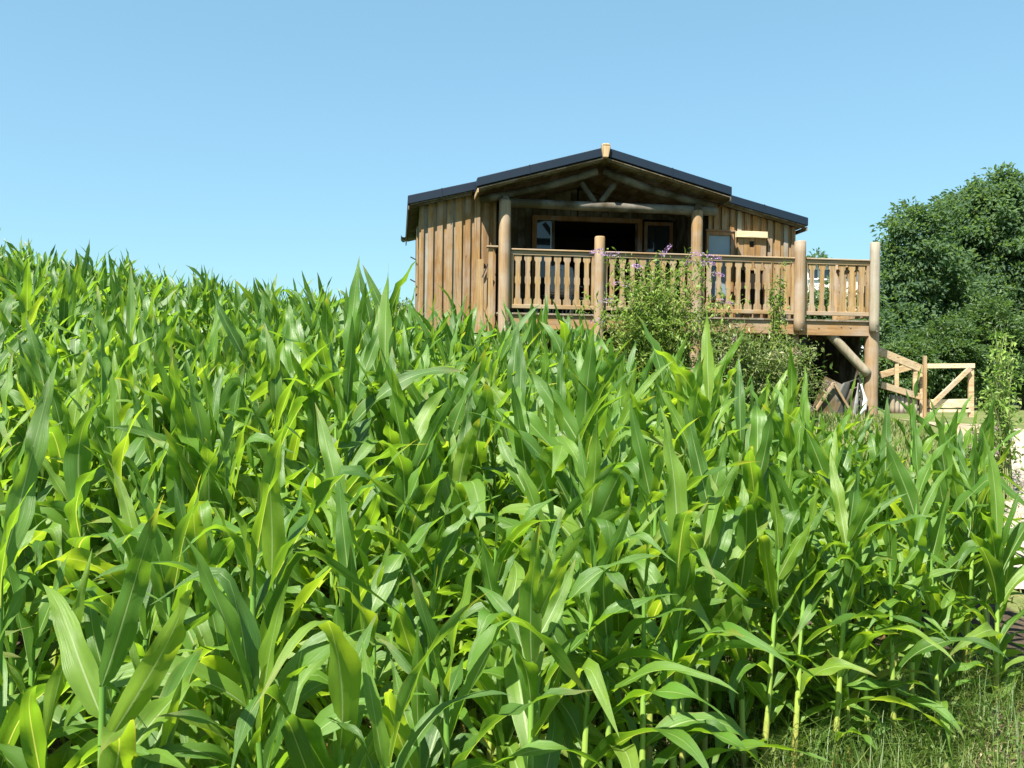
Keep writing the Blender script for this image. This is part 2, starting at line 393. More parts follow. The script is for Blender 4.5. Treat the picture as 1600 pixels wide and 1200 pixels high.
# gravel yard in front of the gate, bending to the right-hand path
o = drape('gravel_path', lambda s, t: (7.0 + t * .0 + s * 3.2 - (t - 13.2) * .0 + .25 * np.sin(t * 1.3 + s), t), np.linspace(0, 1, 14), np.linspace(12.6, 19.0, 30), .02, pm)
tag(o, 'pale gravel yard in front of the wooden gate', 'path', kind='structure')
pm2 = path_material('concrete_path', (.22, .18, .14), (.29, .245, .20), (.34, .29, .24))
o = drape('paved_path', lambda s, t: (t * .551 + s * 2.2, t), np.linspace(0, 1, 8), np.linspace(7.5, 16.5, 30), .05, pm2)
tag(o, 'smooth pale paved path at the right-hand picture edge', 'path', kind='structure')

# ------------------------------------------------------------------ cabin frame
ORG = at(787, 488, 15.5); RZ = .1283
def L2W(u, v, w):
    c, s = math.cos(RZ), math.sin(RZ); return Vector((ORG.x + u * c - v * s, ORG.y + u * s + v * c, ORG.z + w))
def gw(u, v):           # ground height in the cabin frame
    p = L2W(u, v, 0); return GZ(p.x, p.y) - ORG.z
RIDGE_U, RIDGE_W = 1.67, 2.83
def roof_top(u): return RIDGE_W - (.252 if u < RIDGE_U else .245) * abs(u - RIDGE_U)
def porch_top(u): return RIDGE_W - (.280 if u < RIDGE_U else .262) * abs(u - RIDGE_U)
TH = .15
WV = .39                # front wall plane
REC = 2.0               # recessed porch wall plane

cabin = empty('log_cabin', ORG, RZ, 'wooden holiday cabin with low dark pitched roof and vertical timber cladding on the slope', 'cabin')
deck = empty('raised_deck', ORG, RZ, 'raised timber deck on log posts with fretwork balustrade in front of the cabin', 'deck')

def slope_slab(u0, u1, v0, v1, top, th, fn=roof_top):
    """one roof slope from u0 to u1 (not crossing the ridge)"""
    a, b = fn(u0) + top, fn(u1) + top
    return [(u0, v0, a - th), (u1, v0, b - th), (u1, v1, b - th), (u0, v1, a - th), (u0, v0, a), (u1, v0, b), (u1, v1, b), (u0, v1, a)]

roof = MB()
roof.hexa(slope_slab(-1.67, RIDGE_U, .15, 4.3, 0, TH)); roof.hexa(slope_slab(RIDGE_U + .001, 5.6, .15, 4.3, 0, TH))
roof = roof.build('roof', ROOFING, cabin, .008)
po = MB(); po.hexa(slope_slab(-.52, RIDGE_U - .045, -.40, .147, .006, TH, porch_top)); po.hexa(slope_slab(RIDGE_U + .045, 3.93, -.40, .147, .006, TH, porch_top))
po.build('porch_roof', ROOFING, cabin, .008)
for u in (-1.1, 4.75):
    MB().hexa(slope_slab(u, u + .02, .144, .149, .004, TH + .006)).build('flashing_joint', ROOFING, roof)
for u in (.35, 2.85):
    MB().hexa(slope_slab(u, u + .02, -.406, -.401, .010, TH + .006, porch_top)).build('flashing_joint', ROOFING, roof)
m = MB()   # pale tapered ridge board end
m.hexa([(RIDGE_U - .045, -.46, 2.645), (RIDGE_U + .045, -.46, 2.645), (RIDGE_U + .045, -.37, 2.645), (RIDGE_U - .045, -.37, 2.645),
        (RIDGE_U - .082, -.46, 2.845), (RIDGE_U + .082, -.46, 2.845), (RIDGE_U + .082, -.37, 2.845), (RIDGE_U - .082, -.37, 2.845)])
m.hexa([(RIDGE_U - .082, -.46, 2.846), (RIDGE_U + .082, -.46, 2.846), (RIDGE_U + .082, -.37, 2.846), (RIDGE_U - .082, -.37, 2.846),
        (RIDGE_U - .05, -.46, 2.885), (RIDGE_U + .05, -.46, 2.885), (RIDGE_U + .05, -.37, 2.885), (RIDGE_U - .05, -.37, 2.885)])
m.build('ridge_end', WOOD_PALE, roof, .01)
m = MB(); m.beam((RIDGE_U - .36, -.1, 2.77), (RIDGE_U - .24, -.1, 2.81), .08, .03); m.build('roof_clip', WOOD_PALE, roof)
# soffit boards below the roofs
def soffit(u0, u1, v0, v1, name, top=0, fn=roof_top):
    n = max(1, int(abs(u1 - u0) / .16))
    for i in range(n):
        a = u0 + (u1 - u0) * i / n; b = u0 + (u1 - u0) * (i + 1) / n - .006
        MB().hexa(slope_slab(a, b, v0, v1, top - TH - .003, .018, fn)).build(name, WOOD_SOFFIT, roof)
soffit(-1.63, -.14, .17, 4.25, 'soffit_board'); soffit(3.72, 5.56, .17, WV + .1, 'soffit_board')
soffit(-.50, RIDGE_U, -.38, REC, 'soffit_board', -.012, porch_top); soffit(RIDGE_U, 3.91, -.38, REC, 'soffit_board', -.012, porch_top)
# timber bargeboards under the flashing
for (a, b, v, dz) in ((-1.64, -.56, .235, 0), (3.95, 5.57, .235, 0), (-.5, RIDGE_U - .05, -.325, .0), (RIDGE_U + .05, 3.91, -.325, .0)):
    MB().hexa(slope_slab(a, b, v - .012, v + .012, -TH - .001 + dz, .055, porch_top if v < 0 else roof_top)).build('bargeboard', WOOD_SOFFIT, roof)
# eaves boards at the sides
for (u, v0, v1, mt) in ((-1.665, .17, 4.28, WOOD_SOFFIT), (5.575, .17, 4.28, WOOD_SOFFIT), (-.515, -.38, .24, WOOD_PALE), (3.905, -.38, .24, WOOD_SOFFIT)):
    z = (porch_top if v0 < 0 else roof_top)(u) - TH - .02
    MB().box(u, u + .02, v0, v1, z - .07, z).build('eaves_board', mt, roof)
m = MB()   # gutter along the left eave
for k in range(7):
    a = PI + k / 6 * PI
    pass
g = MB(); n = 8; V = []; F = []
for v in (3.75, 4.42):
    for k in range(n + 1):
        a = PI + PI * k / n; V.append((-1.71 + .055 * math.cos(a), v, 1.90 + .055 * math.sin(a)))
for k in range(n): F.append((k, k + 1, n + 2 + k, n + 1 + k))
g.add(V, F, True); g = g.build('gutter', BLACKMETAL, roof); sm = g.modifiers.new('s', 'SOLIDIFY'); sm.thickness = .004

# walls
def wall_top(u, dz=-TH - .03): return roof_top(u) + dz
wall = MB()
def wall_prism(u0, u1, v0, v1, w0):
    wall.hexa([(u0, v0, w0), (u1, v0, w0), (u1, v1, w0), (u0, v1, w0), (u0, v0, wall_top(u0)), (u1, v0, wall_top(u1)), (u1, v1, wall_top(u1)), (u0, v1, wall_top(u0))])
WB = -.34
wall_prism(-1.42, -.12, WV + .04, WV + .12, WB); wall_prism(4.26, 5.44, WV + .04, WV + .12, WB)
wall_prism(-1.42, -1.34, WV + .12, 4.1, WB); wall_prism(5.36, 5.44, WV + .12, 4.1, WB)
wall_prism(-1.34, RIDGE_U, 4.0, 4.1, WB); wall_prism(RIDGE_U, 5.36, 4.0, 4.1, WB)
wall_prism(-.12, -.06, WV + .12, REC, 0); wall_prism(3.70, 3.76, WV + .06, REC, 0)
# above and below the small right-hand window
wall.box(3.76, 4.26, WV + .04, WV + .12, WB, .30); wall.hexa([(3.76, WV + .04, 1.60), (4.26, WV + .04, 1.60), (4.26, WV + .12, 1.60), (3.76, WV + .12, 1.60),
    (3.76, WV + .04, wall_top(3.76)), (4.26, WV + .04, wall_top(4.26)), (4.26, WV + .12, wall_top(4.26)), (3.76, WV + .12, wall_top(3.76))])
wall = wall.build('wall', DARK, cabin)
def clad(u0, u1, w0, skip=None, front=WV, base_mat=None, seed=1, pitch=.19, greyp=.15):
    R = random.Random(seed); n = int(round((u1 - u0) / pitch)); pt = (u1 - u0) / n
    for i in range(n + 1):
        for kind in (0, 1):
            if kind == 0:
                if i == n: continue
                a = u0 + i * pt + .006; b = a + pt - .012; f0, f1 = front + .012, front + .04
            else:
                c = u0 + i * pt + R.uniform(-.012, .012); hw = pt * R.uniform(.27, .36); a, b = c - hw, c + hw
                a = max(a, u0 - .01); b = min(b, u1 + .01); f0, f1 = front - .024, front + .010
            segs = [(w0 + R.uniform(-.03, .01), None)]
            mid = (a + b) / 2
            if skip and skip[0] < mid < skip[1]: segs = [(w0, skip[2]), (skip[3], None)]
            for s0, s1 in segs:
                ta = wall_top(a, -TH - .035) if s1 is None else s1; tb = wall_top(b, -TH - .035) if s1 is None else s1
                mt = base_mat or (WOOD_GREY if R.random() < greyp else WOOD_BOARD)
                k = R.uniform(-.004, .004)
                MB().hexa([(a + k, f0, s0), (b + k, f0, s0), (b + k, f1, s0), (a + k, f1, s0), (a, f0, ta), (b, f0, tb), (b, f1, tb), (a, f1, ta)]).build('batten' if kind else 'board', mt, wall)
clad(-1.42, -.12, WB, seed=4, greyp=.16, pitch=.163)
clad(3.80, 5.42, WB, (3.74, 4.29, .28, 1.62), seed=9, greyp=.03, pitch=.15)
# porch back wall with openings for the sliding door and the window
def backwall(u0, u1, w0, w1=None, seed=0, pitch=.15):
    R = random.Random(seed); n = max(1, int(round((u1 - u0) / pitch))); pt = (u1 - u0) / n
    for i in range(n):
        a = u0 + i * pt; b = a + pt - .008; d = R.uniform(0, .006)
        if a < RIDGE_U < b: b = RIDGE_U
        ta, tb = (wall_top(a, -TH - .05), wall_top(b, -TH - .05)) if w1 is None else (w1, w1)
        MB().hexa([(a, REC + d, w0), (b, REC + d, w0), (b, REC + .04, w0), (a, REC + .04, w0), (a, REC + d, ta), (b, REC + d, tb), (b, REC + .04, tb), (a, REC + .04, ta)]).build('porch_board', WOOD_SHADED, wall)
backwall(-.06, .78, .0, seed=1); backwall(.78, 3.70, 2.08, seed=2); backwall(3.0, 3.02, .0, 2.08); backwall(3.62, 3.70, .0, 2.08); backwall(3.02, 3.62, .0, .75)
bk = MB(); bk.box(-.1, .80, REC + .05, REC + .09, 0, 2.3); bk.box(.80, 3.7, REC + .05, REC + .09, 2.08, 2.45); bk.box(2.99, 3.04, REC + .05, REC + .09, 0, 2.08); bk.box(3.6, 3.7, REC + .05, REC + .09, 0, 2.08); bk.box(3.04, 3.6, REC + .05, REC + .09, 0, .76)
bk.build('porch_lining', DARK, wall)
for i in range(8):
    v = WV + .12 + i * .18
    MB().box(3.685, 3.699, v, min(REC, v + .172), 0, 2.12).build('return_board', WOOD_SHADED, wall)
    MB().box(-.059, -.045, v, min(REC, v + .172), 0, 2.05).build('return_board', WOOD_SHADED, wall)
# corner boards
MB().box(-1.46, -1.41, WV - .005, WV + .10, WB - .10, wall_top(-1.43)).build('corner_board', WOOD_RAIL, wall)
MB().box(5.40, 5.46, WV - .02, WV + .08, WB - .05, wall_top(5.44)).build('corner_board', WOOD_RAIL, wall)
# left flank boards (thin sliver in the picture)
for i in range(20):
    v = WV + .10 + i * .178
    MB().box(-1.452, -1.425, v, v + .165, WB, wall_top(-1.43)).build('board', WOOD_BOARD, wall)
# right flank
for i in range(20):
    v = WV + .10 + i * .178
    MB().box(5.442, 5.462, v, v + .165, WB, wall_top(5.46)).build('board', WOOD_BOARD, wall)

# sliding door
dr = MB(); dr.box(.78, .87, REC - .03, REC + .06, 0, 2.08); dr.box(2.90, 2.99, REC - .03, REC + .06, 0, 2.08); dr.box(.87, 2.90, REC - .03, REC + .06, 1.99, 2.08)
door = dr.build('sliding_door', WOOD_FRAME, cabin)
MB().box(.87, 1.17, REC + .02, REC + .03, .03, 1.99).build('pane', GLASS, door)
MB().box(1.17, 1.23, REC - .01, REC + .05, .0, 1.99).build('door_stile', WOOD_SHADED, door)
m = MB(); V = []; F = []
for i in range(9):
    for w in (.05, 1.95): V.append((1.04 + i * .012, REC + .10 + .012 * (i % 2), w))
for i in range(8): F.append((2 * i, 2 * i + 2, 2 * i + 3, 2 * i + 1))
cur = plain('curtain_white', (.7, .7, .68), .8); m.add(V, F, True).build('curtain', cur, door)
MB().box(1.15, 1.165, REC + .005, REC + .018, .03, 1.95).build('door_edge', METAL, door)
MB().box(2.86, 2.90, REC + .0, REC + .05, 0, 1.99).build('door_stile', WOOD_SHADED, door)
# porch window
fr = MB(); fr.box(3.04, 3.10, REC - .03, REC + .05, .76, 2.03); fr.box(3.56, 3.62, REC - .03, REC + .05, .76, 2.03); fr.box(3.10, 3.56, REC - .03, REC + .05, .76, .84); fr.box(3.10, 3.56, REC - .03, REC + .05, 1.96, 2.03)
win = fr.build('window', WOOD_FRAME, cabin); MB().box(3.10, 3.56, REC + .01, REC + .02, .84, 1.96).build('pane', GLASS, win)
# interior: dark room shell, floor
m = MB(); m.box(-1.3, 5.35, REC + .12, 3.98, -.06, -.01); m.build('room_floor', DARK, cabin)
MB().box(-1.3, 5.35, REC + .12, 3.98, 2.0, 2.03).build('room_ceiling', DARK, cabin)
# small window in the right-hand wall
fr = MB(); fr.box(3.76, 3.80, WV - .02, WV + .06, .28, 1.60); fr.box(4.22, 4.28, WV - .02, WV + .06, .28, 1.60); fr.box(3.80, 4.22, WV - .02, WV + .06, 1.53, 1.60); fr.box(3.80, 4.22, WV - .03, WV + .06, .28, .35)
w2 = fr.build('window', WOOD_FRAME, cabin, .004)
MB().box(3.80, 4.22, WV + .02, WV + .03, .35, 1.53).build('pane', SKY_PANE, w2)
MB().box(3.74, 4.30, WV - .04, WV + .02, 1.60, 1.63).build('lintel', WOOD_FRAME, w2)
# ceiling lamp on porch wall
lm = MB(); lm.box(1.55, 1.95, REC - .10, REC - .02, 2.20, 2.29); lm.tube([(1.75, REC - .06, 2.29), (1.75, REC - .06, 2.36)], [.05, .05], 8)
lamp = lm.build('wall_lamp', plain('lamp_housing', (.32, .31, .27), .4), cabin, .01)
MB().box(1.62, 1.88, REC - .13, REC - .101, 2.215, 2.265).build('lamp_glass', plain('lamp_diffuser', (.5, .5, .45), .3), lamp)
# truss in the porch gable
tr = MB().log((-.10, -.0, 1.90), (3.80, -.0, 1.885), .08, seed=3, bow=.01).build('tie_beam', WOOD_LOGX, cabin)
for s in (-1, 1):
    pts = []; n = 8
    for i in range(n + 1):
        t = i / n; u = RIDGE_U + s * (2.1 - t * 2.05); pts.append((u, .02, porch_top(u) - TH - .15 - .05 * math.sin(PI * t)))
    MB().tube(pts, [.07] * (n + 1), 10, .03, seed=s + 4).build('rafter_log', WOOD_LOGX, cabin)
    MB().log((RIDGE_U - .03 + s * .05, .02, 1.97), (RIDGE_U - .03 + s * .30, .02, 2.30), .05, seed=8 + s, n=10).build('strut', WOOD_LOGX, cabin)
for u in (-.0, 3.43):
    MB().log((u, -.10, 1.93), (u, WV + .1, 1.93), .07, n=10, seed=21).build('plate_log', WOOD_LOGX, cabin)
# gable infill well behind truss
# under-floor of cabin
m = MB(); m.box(-1.42, 5.44, WV + .05, 4.1, -.46, -.345); m.build('floor_beam', plain('floor_beam_wood', (.16, .10, .06), .8), cabin)
sk = [(-1.1, -.92), (-.88, -.66), (-.60, -.44), (-.40, -.24)]
for i, (a, b) in enumerate(sk):
    MB().box(a, b, WV + .05, WV + .08, -1.25 - .08 * i, -.47).build('skirt_board', WOOD_BOARD, cabin)
for (u, v) in ((-1.2, .7), (-.1, .7), (1.9, 2.3), (-1.2, 3.8), (1.9, 3.8), (5.2, 3.8), (5.2, .9)):
    MB().log((u, v, gw(u, v) - .2), (u, v, -.46), .09, n=10, seed=int(u * 10)).build('pile', WOOD_POST, cabin)
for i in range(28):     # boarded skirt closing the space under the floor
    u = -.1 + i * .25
    MB().box(u, u + .24, 2.55, 2.58, min(gw(u, 2.6), gw(u + .25, 2.6)) - .1, -.35).build('skirt_board', WOOD_SHADED, cabin)
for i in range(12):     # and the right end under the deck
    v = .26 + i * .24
    MB().box(6.66, 6.69, v, v + .23, min(gw(6.66, v), gw(6.66, v + .24)) - .1, -.29).build('skirt_board', WOOD_SHADED, deck)
# hinge hardware on the left flank: folded-back shutter
sh = MB().box(-1.50, -1.475, WV + .25, WV + .75, .35, 1.55).build('shutter', WOOD_RAIL, cabin)
for w in (.55, .95): MB().beam((-1.52, WV + .2, w), (-1.60, WV + .35, w + .06), .012, .02).build('shutter_stay', BLACKMETAL, sh)

# wall cupboard with cream top batten
cup = empty('wall_cupboard', L2W(4.60, WV - .03, .9), RZ, 'small plank cupboard with cream top board and arched hole on the right-hand wall', 'cupboard')
for i in range(5):
    a = -.27 + i * .108
    if i == 2:
        MB().box(a, a + .100, -.05, .0, 0, .42).build('plank', WOOD_BOARD, cup); MB().box(a, a + .100, -.05, .0, .53, .58).build('plank', WOOD_BOARD, cup)
        MB().box(a, a + .008, -.05, .0, .42, .53).build('plank', WOOD_BOARD, cup); MB().box(a + .092, a + .1, -.05, .0, .42, .53).build('plank', WOOD_BOARD, cup)
    else: MB().box(a, a + .104, -.05 - .004 * (i % 2), .0, 0, .58).build('plank', WOOD_BOARD, cup)
MB().box(-.06, .06, -.03, -.02, .40, .55).build('hole_back', DARK, cup)
MB().box(-.31, .27, -.12, -.0, .585, .70).build('top_board', WOOD_CREAM, cup, .006)
MB().box(.20, .28, -.10, -.051, .16, .24).build('catch', WOOD_CREAM, cup)
for x in (-.10, .09): MB().box(x - .04, x + .04, -.075, -.051, -.06, .10).build('block', WOOD_CREAM, cup)
m = MB(); m.box(-.27, -.22, -.06, 0, -.75, -.005); m.box(.22, .27, -.06, 0, -.75, -.005); m.build('side_post', WOOD_BOARD, cup)
MB().box(-.215, .215, -.02, -.01, -.75, -.02).build('opening_back', DARK, cup)

# ------------------------------------------------------------------ deck
POST_U = [0, 1.674, 3.43, 5.357, 6.79]
def dpost(u, v, w0, w1, r, mat, seed): return MB().log((u, v, w0), (u, v, w1), r, seed=seed, wob=.02, n=16).build('post', mat, deck)
dpost(0, -.04, gw(0, 0) - .3, 1.93, .105, WOOD_POST, 31)
dpost(POST_U[1], -.04, gw(1.7, 0) - .3, 1.36, .092, WOOD_POST, 32)
dpost(POST_U[2], -.04, gw(3.4, 0) - .3, 1.88, .098, WOOD_POST, 33)
dpost(POST_U[3], -.05, -.22, 1.40, .10, WOOD_POST, 34)
p4 = dpost(POST_U[4], -.05, -.20, 1.42, .088, WOOD_OLD, 35); p4['label'] = 'grey weathered corner post'
MB().log((POST_U[4] + .03, .08, gw(6.8, 0) - .3), (POST_U[4] + .03, .08, -.02), .125, seed=36, n=16).build('post', WOOD_POST, deck)
MB().log((POST_U[3], .2, gw(5.4, 0) - .3), (POST_U[3], .2, -.27), .10, seed=37).build('post', WOOD_POST, deck)
for v in (1.6, 2.9): MB().log((6.75, v, gw(6.75, v) - .3), (6.75, v, -.27), .10, seed=38).build('post', WOOD_POST, deck)
MB().log((6.72, .02, -.98), (6.02, .12, -.24), .085, seed=41, n=12).build('brace', WOOD_OLD, deck)
MB().log((.12, .0, -.70), (.62, .0, -.26), .06, seed=42, n=12).build('brace', WOOD_PALE, deck)
MB().box(.0, 3.43, .0, .045, -.28, -.032).build('fascia', WOOD_FASCIA, deck, .004)
MB().box(3.436, 5.36, .0, .045, -.275, -.032).build('fascia', WOOD_FASCIA, deck, .004)
MB().box(5.366, 6.84, .0, .045, -.285, -.032).build('fascia', WOOD_FASCIA, deck, .004)
MB().box(6.80, 6.845, .05, 3.1, -.285, -.032).build('fascia', WOOD_FASCIA, deck, .004)
m = MB()
for v in (.7, 1.4, 2.1, 2.8): m.box(-.1, 6.79, v, v + .05, -.2, -.036)
m.build('joists', plain('joist_wood', (.12, .09, .06), .8), deck)
u = -.12; i = 0
while u < 6.86:
    MB().box(u, min(u + .137, 6.86), -.035, (REC - .01) if u < 3.6 else ((WV - .03) if u < 5.36 else 3.1), -.03, 0).build('floor_plank', WOOD_FLOOR, deck); u += .142; i += 1
for (u, w) in ((5.75, -.15), (6.18, -.12), (6.36, -.13), (.5, -.2), (2.3, -.18), (4.2, -.17)):
    MB().tube([(u, -.0, w), (u, -.012, w)], [.014, .012], 8).build('bolt', METAL, deck)
for u in POST_U[1:]:
    for w in (-.08, -.2): MB().tube([(u, -.13, w), (u, -.155, w)], [.013, .012], 8).build('bolt', METAL, deck)
# fretwork balusters
prof = [(0, .068), (.10, .066), (.135, .042), (.40, .038), (.44, .050), (.55, .050), (.585, .039), (.86, .040), (.905, .062), (1, .064)]
def baluster_mesh(h):
    m = MB(); V = []; F = []
    for t, hw in prof:
        z = h * t; V += [(-hw, -.013, z), (hw, -.013, z), (hw, .013, z), (-hw, .013, z)]
    n = len(prof)
    for i in range(n - 1):
        for k in range(4): F.append((4 * i + k, 4 * i + (k + 1) % 4, 4 * i + 4 + (k + 1) % 4, 4 * i + 4 + k))
    F += [(3, 2, 1, 0), (4 * n - 4, 4 * n - 3, 4 * n - 2, 4 * n - 1)]
    return m.add(V, F).mesh('baluster', WOOD_RAIL)
bal_me = baluster_mesh(.855)
def panel(u0, u1, v=.0, n=8, top=1.10, along='u', jit=0.0, vv=None):
    a = MB()
    if along == 'u':
        a.box(u0, u1, v - .035, v + .035, .075, .145); p = a.build('bottom_rail', WOOD_RAILX, deck, .005)
        MB().box(u0, u1, v - .03, v + .03, 1.0, 1.072).build('top_rail', WOOD_RAILX, deck, .005)
        MB().box(u0 - .0, u1 + .0, v - .065, v + .065, 1.075, 1.105).build('handrail', WOOD_RAILX, deck, .008)
        MB().box(u0, u0 + .045, v - .025, v + .025, .147, .998).build('stile', WOOD_RAIL, deck); MB().box(u1 - .045, u1, v - .025, v + .025, .147, .998).build('stile', WOOD_RAIL, deck)
        for i in range(n):
            uu = u0 + .045 + (u1 - u0 - .09) * (i + .5) / n
            link_mesh('baluster', bal_me, p, (uu + random.uniform(-jit, jit), v, .146), (0, random.uniform(-.006, .006), 0))
    else:
        v0, v1 = vv
        a.box(u0 - .035, u0 + .035, v0, v1, .075, .145); p = a.build('bottom_rail', WOOD_RAIL, deck, .005)
        MB().box(u0 - .03, u0 + .03, v0, v1, 1.0, 1.072).build('top_rail', WOOD_RAIL, deck, .005)
        MB().box(u0 - .065, u0 + .065, v0, v1, 1.075, 1.105).build('handrail', WOOD_RAIL, deck, .008)
        for i in range(n):
            link_mesh('baluster', bal_me, p, (u0, v0 + (v1 - v0) * (i + .5) / n, .146), (0, 0, PI / 2))
panel(.11, 1.585, n=8); panel(1.77, 3.33, n=8); panel(3.54, 5.26, n=9); panel(5.47, 6.70, n=6)
panel(6.79, 6.79, along='v', n=7, vv=(.06, 1.3))
MB().log((6.79, 1.38, -.03), (6.79, 1.38, 1.3), .08, seed=51).build('post', WOOD_POST, deck)
# left end of the porch: newel, planks and handrail of the side steps
MB().box(-.27, -.19, .02, .10, -1.0, 1.12).build('newel', WOOD_RAIL, deck); MB().box(-.31, -.11, -.02, .14, 1.123, 1.15).build('newel_cap', WOOD_RAILX, deck)
MB().box(-.46, -.33, .30, .33, -1.0, .95).build('end_board', WOOD_RAIL, deck); MB().box(-.325, -.275, .26, .29, -1.0, .78).build('end_board', WOOD_RAIL, deck)
MB().beam((-.40, .16, -.62), (-.22, .16, .25), .03, .07, (0, 1, 0)).build('step_rail', WOOD_RAIL, deck)
MB().beam((-.36, .22, .62), (-.26, .22, .86), .02, .02, (0, 1, 0)).build('hook', BLACKMETAL, deck)
# loose stones and brick rubble below the left post
# clutter under the deck
bp = empty('leaning_board', L2W(6.12, -.02, gw(6.1, 0)), RZ, 'framed plywood board leaning under the right end of the deck', 'board')
MB().beam((-.28, .05, -.05), (.02, .10, .62), .03, .46, (1, 0, 0)).build('sheet', WOOD_SOFFIT, bp)
b2 = MB(); b2.beam((-.08, .0, .60), (.34, .0, -.06), .04, .045, (0, 1, 0)); b2.beam((-.08, .0, .60), (-.42, .0, .10), .04, .045, (0, 1, 0)); b2.build('frame', WOOD_RAIL, bp)
# folded white and grey tarpaulin / hose bundle
tb = empty('tarpaulin_bundle', L2W(6.50, -.02, gw(6.5, 0)), RZ, 'slumped dark tarpaulin with one white fold beside the corner post under the deck', 'tarpaulin')
def limp(name, pts, w, mat, seed, th=.35):
    # a slack, flattened, tapering strip of folded sheeting
    m = MB(); V = []; F = []; n = 10; R = random.Random(seed); P = [Vector(p) for p in pts]; k = 16
    def cr(t):
        t *= len(P) - 1; i = min(int(t), len(P) - 2); f = t - i; a, b = P[i], P[i + 1]; f = f * f * (3 - 2 * f); return a.lerp(b, f)
    for j in range(k + 1):
        t = j / k; c = cr(t); ww = w * (.35 + .65 * math.sin(PI * min(1, t * 1.15 + .1)) ** .7) * (1 + .12 * math.sin(9 * t + seed))
        for q in range(n):
            a = 2 * PI * q / n; V.append((c.x + ww * math.cos(a), c.y + ww * th * math.sin(a) * (1 + .4 * math.sin(3 * a + seed)), c.z + .01 * math.sin(5 * a)))
    for j in range(k):
        for q in range(n): F.append((j * n + q, j * n + (q + 1) % n, (j + 1) * n + (q + 1) % n, (j + 1) * n + q))
    F += [tuple(range(n))[::-1], tuple(k * n + q for q in range(n))]
    return m.add(V, F, True).build(name, mat, tb)
TARP = plain('dark_tarpaulin', (.045, .045, .038), .55, var=.4)
limp('white_fold', [(.0, -.02, 0), (.10, -.06, .14), (.13, -.05, .32), (.07, 0, .60)], .055, plain('white_plastic', (.50, .50, .48), .4, var=.3), 1)
limp('grey_fold', [(-.05, .02, .03), (-.02, .0, .25), (.03, .03, .62)], .04, plain('grey_plastic', (.20, .20, .19), .5, var=.3), 2)
limp('dark_fold', [(-.28, .08, 0), (-.30, .08, .3), (-.16, .1, .62), (.06, .1, .70)], .09, TARP, 3)
limp('dark_fold', [(-.14, .12, 0), (-.18, .12, .3), (-.06, .12, .5), (.08, .14, .55)], .08, plain('brown_sheeting', (.09, .065, .05), .6, var=.4), 4)
limp('dark_fold', [(.16, .16, 0), (.20, .16, .3), (.10, .12, .72)], .07, TARP, 5)
bk = MB(); bk.tube([(0, 0, 0), (0, 0, .04), (0, 0, .36), (0, 0, .38)], [.10, .11, .13, .13], 14); bk = bk.build('bucket', plain('brown_bucket', (.13, .09, .06), .6))
bk.location = L2W(6.15, .25, gw(6.15, .25)); tag(bk, 'brown round tub standing under the deck beside the leaning board', 'tub')

# porch furniture
def chair(u, v, rz, label):
    c = empty('garden_chair', L2W(u, v, 0), RZ + rz, label, 'chair', 'chairs on the porch')
    cm = plain('chair_grey_' + str(int(u * 10)), (.33, .35, .37), .5)
    MB().box(-.24, .24, -.24, .24, .42, .45).build('seat', cm, c, .01)
    m = MB(); V = []; F = []
    for j in range(6):
        for i in range(9):
            a = -1 + 2 * i / 8; w = .26 * (1 - .12 * (j / 5) ** 3 * abs(a)); V.append((a * w, .24 - .05 * (1 - a * a) * 0 + .04 * j / 5, .45 + .5 * j / 5 * (1 - .12 * a * a)))
    for j in range(5):
        for i in range(8): F.append((j * 9 + i, j * 9 + i + 1, j * 9 + i + 10, j * 9 + i + 9))
    o = m.add(V, F, True).build('backrest', cm, c); q = o.modifiers.new('s', 'SOLIDIFY'); q.thickness = .02
    for x in (-.21, .21):
        for y in (-.21, .21): MB().tube([(x, y, 0), (x, y, .42)], [.015, .018], 8).build('leg', cm, c)
        MB().beam((x, -.2, .65), (x, .24, .65), .04, .02).build('armrest', cm, c)
    return c
chair(1.12, 1.0, PI, 'grey garden chair behind the left balustrade panel')
chair(1.42, 1.55, PI * .8, 'grey garden chair nearer the dark porch doorway')
tbl = empty('porch_table', L2W(2.75, 1.35, 0), RZ, 'round porch table carrying the teal planter', 'table')
MB().tube([(0, 0, .98), (0, 0, 1.01)], [.42, .42], 24).build('tabletop', WOOD_RAILX, tbl); MB().tube([(0, 0, .0), (0, 0, .02), (0, 0, .05), (0, 0, .98)], [.22, .22, .04, .04], 12).build('pedestal', BLACKMETAL, tbl)
pl = empty('flower_planter', L2W(2.98, 1.30, 1.01), RZ, 'small teal planter with pale pink flowers seen above the handrail', 'planter')
m = MB(); m.hexa([(-.13, -.08, 0), (.13, -.08, 0), (.13, .08, 0), (-.13, .08, 0), (-.16, -.10, .16), (.16, -.10, .16), (.16, .10, .16), (-.16, .10, .16)]); m.build('pot', plain('teal_glaze', (.10, .22, .19), .35), pl, .01)

